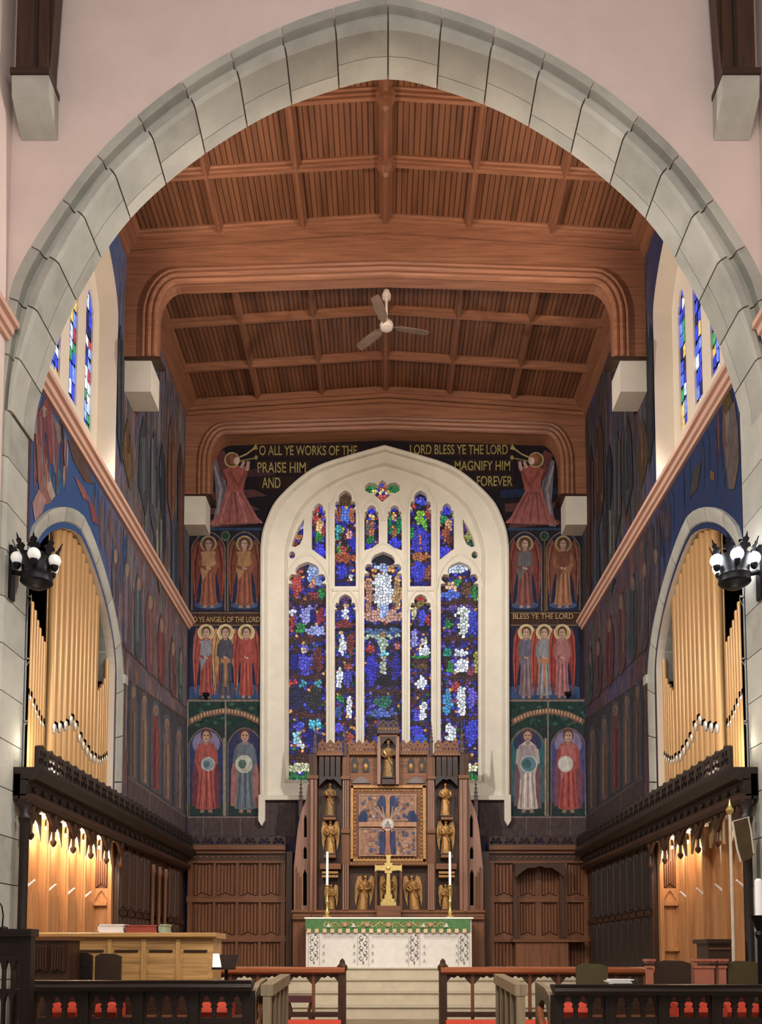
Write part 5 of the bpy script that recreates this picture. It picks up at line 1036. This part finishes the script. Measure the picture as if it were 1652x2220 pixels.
hx = [(837, 1942), (838.5, 1893), (834, 1893), (834, 1888), (817, 1887), (813, 1890), (813, 1874), (817, 1877), (834, 1876), (834, 1871), (838.5, 1871), (837.5, 1858), (835, 1854)]
full = hx+[(1684-x, y) for x, y in hx[::-1]]
b = MB(); b.plate(cv(full), [], XZ, YC-.035, YC+.035); b.build('cross', 'gold', t)
b = MB(); q = at(842, 1882, YC-.04); b.lathe((q.x, YC-.03, q.z), [(.01, 0)], 4) if False else b.ball(q, .05, None, 10, 1, .4, 1); b.build('boss', 'gold', t, True)
for x, nm in ((709, 'left'), (976, 'right')):
    YS = 18.55; p = at(x, 1990, YS); t = thing('candlestick', (p.x, YS, ztab), 'tall white candle in a slim brass candlestick at the %s end of the altar' % nm, 'candlestick', 'altar candlesticks')
    z1 = at(0, 1919, YS).z-ztab; b = MB(); b.lathe((p.x, YS, ztab), [(.1, 0), (.1, .02), (.06, .04), (.03, .08), (.05, .12), (.028, .16), (.024, .3), (.04, .33), (.024, .36), (.02, z1-.1), (.035, z1-.06), (.02, z1-.03), (.06, z1-.01), (.06, z1)], 14); b.build('stick', 'gold', t, True)
    z2 = at(0, 1846, YS).z; b = MB(); b.lathe((p.x, YS, ztab+z1), [(.027, 0), (.025, z2-ztab-z1-.02), (.012, z2-ztab-z1)], 12); b.build('candle', 'candle', t, True)
    b = MB(); b.tube([(p.x, YS, z2-.01), (p.x, YS, z2+.025)], .004, 5); b.build('wick', 'black_iron', t)
# ================================================================== COMMUNION RAILS
YK = 13.0
def comm_rail(x0, x1, ex, mull, label):
    pa = at((x0+x1)/2, 2100, YK); t = thing('communion_rail', (pa.x, YK, .5), label, 'altar rail', 'communion rails')
    l, r = at(x0, 2100, YK).x, at(x1, 2100, YK).x; zt = at(0, 2098, YK).z
    b = MB(); b.prism([(-.1, zt-.06), (-.1, zt-.01), (-.06, zt+.01), (.06, zt+.01), (.1, zt-.01), (.1, zt-.06), (.06, zt-.09), (-.06, zt-.09)], lambda a, c, d_: (d_, YK+a, c), l, r); b.build('top_rail', 'rail_wood', t)
    px = at(ex, 2100, YK).x; b = MB(); b.box(px-.055, px+.055, YK-.055, YK+.055, .5, zt-.04); b.lathe((px, YK, zt-.04), [(.07, 0), (.075, .06), (.04, .1), (.035, .14), (.005, .17)], 8); b.build('end_post', 'dark_z', t)
    xs = [ex]+mull
    for x in mull: b = MB(); q = at(x, 2100, YK).x; b.box(q-.022, q+.022, YK-.03, YK+.03, .5, zt-.08); b.build('mullion', 'oak_z', t)
    for a, c in zip(xs, xs[1:]):
        xa, xc = sorted((at(a, 2100, YK).x, at(c, 2100, YK).x)); b = MB(); b.plate([((xa+xc)/2+u, v) for u, v in cusped((xc-xa)-.03, zt-.08, .15, 4)], [], XZ, YK-.02, YK+.02); b.build('rail_tracery', 'dark_x', t)
    b = MB(); b.box(l, r, YK-.05, YK+.05, .70, .77); b.build('bottom_rail', 'dark_x', t)
comm_rail(440, 748, 742, [680, 620, 560, 500, 450], 'dark wooden communion rail with cusped tracery to the left of the altar steps')
comm_rail(955, 1425, 960, [1024, 1086, 1148, 1210, 1272, 1334, 1396], 'dark wooden communion rail with cusped tracery to the right of the altar steps')
for x0, x1, nm in ((470, 740, 'left'), (966, 1250, 'right')):
    l, r = at(x0, 2200, 12.7).x, at(x1, 2200, 12.7).x; b = MB(); b.prism([(12.5, .5), (12.46, .56), (12.5, .66), (12.6, .69), (12.75, .66), (12.78, .56), (12.75, .5)], lambda a, c, d_: (d_, a, c), l, r)
    b.build('kneeler_cushion', 'red_cushion', None, label='long red kneeler cushion at the foot of the %s communion rail' % nm, cat='cushion', group='communion rail kneelers')
p = at(650, 2175, 14.6); t = thing('bench', (p.x, 14.6, .5), 'small dark maroon bench seen through the left communion rail', 'bench')
b = MB(); b.box(p.x-.22, p.x+.22, 14.45, 14.75, .82, .92); b.build('seat', 'maroon', t)
for q in (-1, 1):
    b = MB(); b.tube([(p.x+q*.18, 14.5, .82), (p.x+q*.14, 14.5, .66), (p.x+q*.19, 14.5, .51)], .025, 6); b.build('leg', 'dark_z', t)
    b = MB(); b.tube([(p.x+q*.18, 14.7, .82), (p.x+q*.14, 14.7, .66), (p.x+q*.19, 14.7, .51)], .025, 6); b.build('leg', 'dark_z', t)
# ================================================================== CHOIR FURNITURE
def arcade_desk(x0, x1, ytop, label, name='choir_desk', Y=9.0):
    pa = at((x0+x1)/2, ytop, Y); t = thing(name, (pa.x, Y+.2, .5), label, 'desk', 'choir desks facing the nave'); l, r = at(x0, ytop, Y).x, at(x1, ytop, Y).x; zt = pa.z
    b = MB(); b.prism([(-.07, zt-.10), (-.09, zt-.06), (-.06, zt-.03), (-.07, zt), (.2, zt+.0), (.2, zt-.03), (.0, zt-.10)], lambda a, c, d_: (d_, Y+a, c), l-.03, r+.03); b.build('top_rail', 'black_oak', t)
    b = MB(); b.prism([(.05, zt-.02), (.45, zt-.12), (.45, zt-.15), (.05, zt-.05)], lambda a, c, d_: (d_, Y+a, c), l, r); b.build('book_slope', 'oak_x', t)
    n = max(2, round((r-l)/.55)); u = (r-l)/n
    for i in range(n):
        a0, a1 = l+i*u+.045, l+(i+1)*u-.045; m_ = (a1-a0)/3; hs = []
        for k in range(3):
            c = a0+(k+.5)*m_; hwd = m_*.36; hs.append([(c-hwd, .965)]+[(c+a*hwd, 1.06+q*.12) for a, q in ((-1, 0), (-.72, .06), (-.95, .3), (-.6, .5), (-.5, .8), (0, 1), (.5, .8), (.6, .5), (.95, .3), (.72, .06), (1, 0))]+[(c+hwd, .965)])
        b = MB(); b.plate([(a0, .66), (a1, .66), (a1, zt-.1), (a0, zt-.1)], hs, XZ, Y+.02, Y+.06); b.build('arcade_panel', 'black_oak', t)
    for i in range(n+1): c = l+i*u; b = MB(); b.box(c-.05, c+.05, Y-.01, Y+.09, .5, zt-.1); b.build('stile', 'black_oak_z', t)
    b = MB(); b.box(l, r, Y-.03, Y+.09, .5, .68); b.build('plinth', 'black_oak', t)
    return t, l, r, zt
tl, l_, r_, zt_ = arcade_desk(62, 540, 2126, 'black oak choir desk with a pierced arcade at lower left')
tr2, l2, r2, zt2 = arcade_desk(1207, 1668, 2135, 'black oak choir desk with a pierced arcade at lower right')
def desk_end(t, x, y0, y1, zt, s_):
    b = MB(); pts = [(y0, .5), (y1, .5), (y1, zt+.02), (y0+.35, zt-.02), (y0+.05, zt-.1), (y0, zt-.2)]; hs = [[(y0+.15, .6), (y1-.15, .6), (y1-.15, zt-.35)]+[((y0+y1)/2+((y1-y0)/2-.15)*math.cos(a), zt-.35+.2*math.sin(a)) for a in [PI*i/8 for i in range(1, 8)]]+[(y0+.15, zt-.35)]]
    b.plate(pts, hs, YZ, x-.03, x+.03); b.build('desk_end', 'grey_oak', t)
    b = MB(); b.tube([(x, y0+.2, .55), (x-s_*.02, y0+.5, .8), (x-s_*.02, y1-.2, zt-.25)], .04, 8); b.build('end_brace', 'rail_wood', t, True)
desk_end(tl, r_+.02, 9.08, 10.0, zt_-.02, -1); desk_end(tr2, l2-.02, 9.08, 10.0, zt2-.02, 1)
def baluster_end(X, y0, y1, label):
    t = thing('stall_end', (X, (y0+y1)/2, .5), label, 'stall end', 'open stall ends beside the centre aisle'); z0, z1 = 1.285, 1.35
    b = MB(); b.loft([[(X-.06, y, z-.11), (X+.06, y, z-.11), (X+.06, y, z), (X-.06, y, z)] for y, z in ((y0, z0), (y1, z1))]); b.build('top_rail', 'grey_oak', t)
    b = MB(); b.box(X-.05, X+.05, y0, y1, .5, .62); b.build('bottom_rail', 'grey_oak', t)
    n = 5
    for i in range(n): y = y0+.05+(y1-y0-.1)*i/(n-1); b = MB(); b.box(X-.04, X+.04, y-.045, y+.045, .6, z0-.08+(z1-z0)*i/(n-1)); b.build('baluster', 'grey_oak', t)
    b = MB(); b.box(X-.015, X+.015, y0+.05, y1-.05, .62, 1.2); b.build('backing', 'black_oak_z', t)
baluster_end(-1.165, 9.1, 10.75, 'pale weathered stall end with upright bars to the left of the aisle')
baluster_end(1.33, 9.1, 10.9, 'pale weathered stall end with upright bars to the right of the aisle')
# benches with red cushions behind the pierced desks
def bench(x0, x1, Y, label, cush):
    t = thing('choir_bench', ((x0+x1)/2, Y, .5), label, 'bench', 'choir benches')
    b = MB(); b.box(x0, x1, Y-.2, Y+.22, .88, .93); b.build('seat', 'oak_x', t); b = MB(); b.box(x0, x1, Y+.18, Y+.23, .93, 1.22); b.build('backrest', 'dark_x', t)
    for x in (x0+.08, (x0+x1)/2, x1-.08): b = MB(); b.box(x-.03, x+.03, Y-.18, Y+.2, .5, .88); b.build('leg', 'dark_z', t)
    for i, (a, c_) in enumerate(cush):
        b = MB(); b.lathe(((a+c_)/2, Y-.0, .932), [((c_-a)/2*.92, 0), ((c_-a)/2, .03), ((c_-a)/2, .08), ((c_-a)/2*.9, .11), (.02, .125)], 4) if False else b.prism([(Y-.19, .932), (Y-.21, .98), (Y-.17, 1.06), (Y+.12, 1.07), (Y+.16, 1.0), (Y+.15, .932)], lambda p_, q_, d_: (d_, p_, q_), a, c_)
        b.build('seat_cushion', 'red_cushion', None, label='red seat cushion behind the %s pierced desk, %s from the left' % ('left' if x0 < 0 else 'right', ('first', 'second', 'third')[i]), cat='cushion', group='red choir seat cushions')
bench(-3.6, -1.5, 9.85, 'choir bench behind the lower left pierced desk', [(-3.5, -3.22), (-3.02, -2.8), (-2.0, -1.62)])
bench(1.75, 4.0, 9.85, 'choir bench behind the lower right pierced desk', [(1.85, 2.1), (3.05, 3.4), (3.55, 3.9)])
# organ console (light oak) on the left
YO = 11.6; t = thing('organ_console', (at(270, 2060, YO).x, YO+.3, .5), 'long light oak organ console standing across the left of the choir', 'console')
l, r = at(88, 2040, YO).x, at(462, 2040, YO).x; zt = at(0, 2022, YO).z
b = MB(); b.box(l, r, YO, YO+.6, .5, zt-.07); b.build('case', 'light_x', t); b = MB(); b.prism([(-.08, zt-.05), (-.08, zt-.01), (-.04, zt), (.65, zt), (.65, zt-.07), (-.03, zt-.07)], lambda a, c, d_: (d_, YO+a, c), l-.05, r+.05); b.build('top_moulding', 'light_x', t)
n = 5; u = (r-l)/n
for i in range(n):
    b = MB(); b.box(l+i*u+.06, l+(i+1)*u-.06, YO-.012, YO, .9, zt-.25); b.build('console_panel', 'light_x', t)
    b = MB(); b.box(l+i*u+.07, l+(i+1)*u-.07, YO-.03, YO, zt-.24, zt-.215); b.build('panel_groove', 'dark_x', t)
    b = MB(); b.box(l+i*u-.03, l+i*u+.03, YO-.02, YO, .5, zt-.08); b.build('console_stile', 'light_z', t)
b = MB(); b.box(l, r, YO-.06, YO, .5, .62); b.build('plinth', 'light_x', t)
def book(x0, x1, y0, y1, Y, dep, m, label, cat='book', page=True):
    p = at(x0, y1, Y); q = at(x1, y0, Y); t = thing('book', ((p.x+q.x)/2, Y, p.z), label, cat, 'books and papers on the choir desks')
    b = MB(); b.box(p.x, q.x, Y, Y+dep, p.z, p.z+(q.z-p.z)*.2); b.box(p.x, q.x, Y, Y+dep, q.z-(q.z-p.z)*.2, q.z); b.box(p.x, p.x+.01, Y, Y+dep, p.z, q.z); b.build('cover', m, t)
    b = MB(); b.box(p.x+.01, q.x-.008, Y+.006, Y+dep-.006, p.z+(q.z-p.z)*.2, q.z-(q.z-p.z)*.2); b.build('pages', 'page_white', t)
zcon = zt
def on_top(x0, x1, h, Y, dep, z, m, label, pages='page_white'):
    a, c = at(x0, 2020, Y).x, at(x1, 2020, Y).x; t = thing('book', ((a+c)/2, Y+dep/2, z), label, 'book', 'books and papers on the choir desks')
    b = MB(); b.box(a, c, Y, Y+dep, z, z+h*.18); b.box(a, c, Y, Y+dep, z+h*.82, z+h); b.box(a, a+.012, Y, Y+dep, z, z+h); b.build('cover', m, t)
    b = MB(); b.box(a+.012, c-.01, Y+.008, Y+dep-.008, z+h*.18, z+h*.82); b.build('pages', pages, t)
on_top(212, 268, .11, YO+.1, .3, zcon, 'page_white', 'thick white hymn book lying on the light oak console'); on_top(271, 340, .1, YO+.1, .3, zcon, 'book_red', 'dull red bound volume lying on the light oak console', 'book_red'); on_top(343, 360, .11, YO+.1, .3, zcon, 'book_green', 'small pale green box at the right end of the console books', 'book_green')
# small linenfold prayer desk and two seat backs in front of the console
YP = 10.2; t = thing('prayer_desk', (at(110, 2060, YP).x, YP, .5), 'small dark linenfold prayer desk in front of the console', 'desk')
l, r = at(69, 2060, YP).x, at(150, 2060, YP).x; zt = at(0, 2033, YP).z
b = MB(); b.box(l, r, YP, YP+.35, .5, zt-.03); b.build('case', 'dark_z', t); b = MB(); b.box(l-.03, r+.03, YP-.04, YP+.4, zt-.03, zt); b.build('top', 'oak_x', t)
for i in range(2): place(LFD, 'linenfold_panel', t, (l+(r-l)*(.27+.46*i), YP-.01, zt-.38), ((r-l)*.4, 1, .3))
def seat_back(x0, x1, y0, Y, m, label):
    a, c = at(x0, y0, Y).x, at(x1, y0, Y).x; z = at(0, y0, Y).z; t = thing('choir_chair', ((a+c)/2, Y+.2, .5), label, 'chair', 'choir chairs'); mid = (a+c)/2
    b = MB(); b.plate([(a, .95), (c, .95), (c, z-.03), (mid+(c-a)*.25, z), (mid-(c-a)*.25, z+.005), (a, z-.025)], [], XZ, Y, Y+.05); b.build('backrest', m, t)
    b = MB(); b.box(a, c, Y+.04, Y+.34, .9, .95); b.build('seat', m, t)
    for x in (a+.03, c-.03):
        for y in (Y+.03, Y+.31): b = MB(); b.box(x-.025, x+.025, y-.025, y+.025, .5, .92); b.build('leg', 'dark_z', t)
seat_back(158, 200, 2066, 10.62, 'black_oak', 'black chair back beside the small prayer desk'); seat_back(206, 262, 2068, 10.62, 'leather', 'brown chair back in front of the light oak console')
seat_back(1422, 1498, 2083, 10.16, 'leather', 'dark brown chair back between the pinkish desk ends at right'); seat_back(1578, 1648, 2084, 10.16, 'olive', 'olive brown chair back at the far right desk'); seat_back(1250, 1318, 2090, 10.16, 'olive', 'low olive chair back near the right aisle stall end')
# book stand with open white page on the left
t = thing('music_stand', (at(490, 2085, 10.2).x, 10.2, .5), 'dark music stand with an open white page near the left aisle', 'music stand'); q = at(490, 2090, 10.2)
b = MB(); b.loft([[(q.x-.14, 10.1, q.z-.06), (q.x+.12, 10.1, q.z-.06), (q.x+.12, 10.1, q.z-.04), (q.x-.14, 10.1, q.z-.04)], [(q.x-.14, 10.35, q.z+.08), (q.x+.12, 10.35, q.z+.08), (q.x+.12, 10.35, q.z+.1), (q.x-.14, 10.35, q.z+.1)]]); b.build('desk', 'black_oak', t)
b = MB(); b.tube([(q.x, 10.22, .52), (q.x, 10.22, q.z)], .02, 8); b.lathe((q.x, 10.22, .5), [(.14, 0), (.14, .02), (.03, .05)], 10); b.build('pole', 'black_iron', t)
b = MB(); b.loft([[(q.x-.13, 10.09, q.z-.035), (q.x-.03, 10.09, q.z-.035), (q.x-.03, 10.09, q.z-.03), (q.x-.13, 10.09, q.z-.03)], [(q.x-.17, 10.33, q.z+.11), (q.x-.10, 10.33, q.z+.11), (q.x-.10, 10.33, q.z+.115), (q.x-.17, 10.33, q.z+.115)]]); b.build('open_page', 'page_white', t)
# pinkish desk ends at right, papers
for i, (x0, x1, nm) in enumerate(((1402, 1418, 'slim pinkish desk post nearest the aisle on the right'), (1503, 1550, 'broad pinkish carved desk end with moulded cap at right'), (1556, 1576, 'slim pinkish desk post beside the broad carved desk end'))):
    Y = 10.14; a, c = at(x0, 2080, Y).x, at(x1, 2080, Y).x; z = at(0, 2079, Y).z; t = thing('desk_end_post', ((a+c)/2, Y, .5), nm, 'post', 'pinkish desk ends')
    b = MB(); b.box(a+.012, c-.012, Y, Y+.1, .5, z-.08); b.build('shaft', 'pink_post', t); b = MB(); b.box(a-.01, c+.01, Y-.03, Y+.13, z-.025, z); b.box(a, c, Y-.015, Y+.115, z-.045, z-.025); b.box(a+.004, c-.004, Y-.012, Y+.11, z-.10, z-.075); b.build('cap', 'pink_post', t)
def paper(x0, x1, y, Y, n, label):
    a, c = at(x0, y, Y).x, at(x1, y, Y).x; z = zt2+.012; t = thing('paper_stack', ((a+c)/2, Y, z), label, 'papers', 'books and papers on the choir desks')
    for i in range(n): b = MB(); o = random.uniform(-.02, .02); b.box(a+o, c+o, Y, Y+.18, z+.014*i, z+.014*i+.012); b.build('sheet', 'page_white', t)
paper(1322, 1372, 2115, 9.03, 3, 'stack of white papers on the right pierced desk'); paper(1352, 1378, 2118, 8.98, 2, 'smaller white booklet beside the paper stack at right') if False else None
# dark rear desk on the right
YD = 10.78; t = thing('rear_desk', (at(1590, 2060, YD).x, YD+.2, .5), 'dark rear choir desk below the lit stalls at right', 'desk'); l, r = at(1530, 2060, YD).x, 4.03; zt = at(0, 2036, YD).z
b = MB(); b.box(l+.03, r, YD, YD+.4, .5, zt-.05); b.build('case', 'dark_x', t); b = MB(); b.box(l, r, YD-.05, YD+.45, zt-.05, zt); b.build('top', 'dark_x', t); b = MB(); b.box(l+.04, r, YD-.02, YD, zt-.12, zt-.1); b.build('bead', 'oak_x', t)
# black gothic screen at the left edge, gooseneck reading lamp
YL = 7.4; t = thing('lectern_screen', (at(20, 2100, YL).x, YL, 0), 'black carved gothic screen at the lower left edge of the view', 'screen'); l, r = at(-60, 2100, YL).x, at(62, 2100, YL).x; zt = at(0, 2014, YL).z
u = (r-l-.09)/5; hs = []
for row, (z0, z1) in enumerate(((.3, 1.0), (1.02, 1.28), (1.31, 1.54))):
    for k in range(5): c = l+.03+u*(k+.5); w_ = u*.36; hs.append([(c-w_, z0), (c+w_, z0), (c+w_, z1-.08), (c+w_*.6, z1-.03), (c, z1), (c-w_*.6, z1-.03), (c-w_, z1-.08)])
b = MB(); b.plate([(l, 0), (r, 0), (r, zt-.05), (l, zt-.05)], hs, XZ, YL, YL+.05); b.build('pierced_panel', 'black_oak', t); b = MB(); b.box(l-.02, r+.03, YL-.05, YL+.12, zt-.06, zt); b.build('cap', 'black_oak', t); b = MB(); b.box(r-.06, r+.02, YL-.02, YL+.08, 0, zt-.05); b.build('corner_post', 'black_oak_z', t)
t = thing('reading_lamp', (at(5, 2012, YL).x, YL+.03, zt), 'thin black gooseneck reading lamp on the screen at left edge', 'lamp')
b = MB(); b.lathe((at(5, 2012, YL).x, YL+.03, zt), [(.035, 0), (.03, .015), (.006, .025)], 10); b.build('foot', 'black_iron', t); b = MB(); b.tube([at(5, 2010, YL+.03), at(7, 1985, YL+.03), at(4, 1965, YL+.03), at(-4, 1952, YL+.03)], .006, 6); b.build('gooseneck', 'black_iron', t)
b = MB(); b.tube([at(-4, 1952, YL+.03), at(-14, 1958, YL+.03)], [.012, .03], 8); b.build('shade', 'black_iron', t)
# processional banner at right
YN = 10.58; q = at(1607, 1775, YN); t = thing('processional_banner', (q.x, YN, .5), 'brown processional banner with pale edging hanging beside the right stalls', 'banner')
b = MB(); b.tube([(q.x-.13, YN, .5), (q.x-.13, YN, at(0, 1766, YN).z)], .018, 8); b.build('staff', 'banner_edge', t)
b = MB(); b.tube([at(1588, 1782, YN), at(1624, 1772, YN)], .012, 6); b.build('crossbar', 'banner_edge', t)
cl = [(1588, 1782), (1622, 1772), (1628, 1800), (1634, 1850), (1626, 1862), (1606, 1868), (1598, 1840)]; b = MB(); b.prism([(at(x, y, YN).x, at(x, y, YN).z) for x, y in cl], XZ, YN-.02, YN-.012); b.build('cloth', 'banner', t)
b = MB(); b.tube([at(x, y, YN-.025) for x, y in ((1588, 1782), (1598, 1840), (1606, 1868))], .012, 6); b.tube([at(x, y, YN-.025) for x, y in ((1622, 1772), (1628, 1800), (1634, 1850))], .01, 6); b.build('edging', 'banner_edge', t)
b = MB(); b.lathe((q.x-.13, YN, at(0, 1766, YN).z), [(.02, 0), (.05, .05), (.02, .1), (.003, .18)], 8); b.build('finial', 'gold', t)
# ================================================================== WALL SCONCES ON THE ARCH JAMBS
def sconce(s_, bright, label):
    Y = 10.5; p = at(836+s_*756, 1236, Y); t = thing('wall_sconce', (s_*HW, Y, p.z), label, 'wall lamp', 'crown shaped iron wall lamps'); cx, cz = p.x, p.z; Rr = .165
    b = MB(); b.lathe((cx, Y, cz), [(Rr*1.0, -.17), (Rr*1.12, -.15), (Rr*1.08, -.1), (Rr*1.14, -.07), (Rr*1.0, -.03), (Rr*1.1, .1), (Rr*1.2, .16), (Rr*1.1, .16), (Rr*.92, -.02), (Rr*.88, -.17)], 20); b.build('crown_band', 'black_iron', t, True)
    b = MB(); b.lathe((cx, Y, cz-.17), [(.02, -.06), (.08, -.05), (Rr*.6, -.04), (Rr*.98, 0), (Rr*.9, .015), (Rr*.5, -.02), (.02, -.05)], 16); b.build('bowl', 'black_iron', t, True)
    b = MB(); b.tube([(s_*(HW-.01), Y, cz-.02), (cx+s_*Rr*.9, Y, cz-.05)], .03, 8); b.box(*sorted((s_*(HW-.035), s_*(HW-.002))), Y-.06, Y+.06, cz-.35, cz+.28); b.build('bracket', 'black_iron', t)
    for i in range(8):
        a = 2*PI*i/8+.2; d_ = Vector((math.cos(a), math.sin(a), 0)); n_ = Vector((-d_.y, d_.x, 0)); o_ = Vector((cx, Y, cz+.14))+d_*Rr*1.15
        L = [(-.03, 0), (-.045, .05), (-.085, .07), (-.06, .11), (-.03, .11), (-.045, .16), (-.015, .18), (0, .24), (.015, .18), (.045, .16), (.03, .11), (.06, .11), (.085, .07), (.045, .05), (.03, 0)]
        b = MB(); f = lambda u, v, e: o_+n_*u*.9+d_*(e+v*.35)+Vector((0, 0, v*.85)); b.loft([[f(u, v, 0) for u, v in L], [f(u, v, .012) for u, v in L]]); b.build('leaf_finial', 'black_iron', t)
    for i, a in enumerate((152, 78, 8, -60, -118)):
        a = math.radians(a); gx = cx-s_*Rr*1.32*math.cos(a)*1.0; gy = Y-Rr*1.32*math.sin(a); gz = cz+.10
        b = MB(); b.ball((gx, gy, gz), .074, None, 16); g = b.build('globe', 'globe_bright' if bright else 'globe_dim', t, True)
        b = MB(); b.lathe((gx, gy, gz-.1), [(.015, -.03), (.04, 0), (.045, .04), (.03, .04)], 10); b.build('globe_cup', 'black_iron', g, True)
sconce(-1, False, 'black iron crown sconce with unlit white globes on the left arch jamb'); sconce(1, True, 'brightly lit crown sconce with white globes on the right arch jamb')

# white candle on a dark floor stand at the right edge
YV = 9.6; q = at(1646, 1985, YV); t = thing('floor_candle', (q.x, YV, .5), 'thick white candle on a dark floor stand at the right edge of the view', 'candle stand')
b = MB(); b.lathe((q.x, YV, .5), [(.16, 0), (.16, .03), (.05, .07), (.03, .12), (.028, q.z-.5-.25), (.05, q.z-.5-.2), (.03, q.z-.5-.16), (.09, q.z-.5-.02), (.1, q.z-.5), (.06, q.z-.5)], 14); b.build('stand', 'black_iron', t, True)
b = MB(); z2 = at(0, 1905, YV).z; b.lathe((q.x, YV, q.z), [(.04, 0), (.038, z2-q.z-.02), (.02, z2-q.z)], 12); b.build('candle', 'candle', t, True)
# small carved ornaments on the reredos
for x0, x1, y, m in ((758, 816, 1634, 'gilt'), (868, 926, 1634, 'gilt'), (692, 741, 1634.5, 'gilt'), (943, 992, 1634.5, 'gilt'), (758, 926, 1872, 'gilt'), (638, 1046, 1985, 'reredos_highlight'), (820, 864, 1583, 'gilt')):
    n = int((x1-x0)/6)
    for i in range(n): p = at(x0+(i+.5)*(x1-x0)/n, y, YR-.09 if y < 1980 else YR-.06); b = MB(); b.ball((p.x, p.y-(.11 if y == 1583 else 0), p.z), .02, None, 6, 1, .7, 1.1); b.build('carved_bead', m, rd)
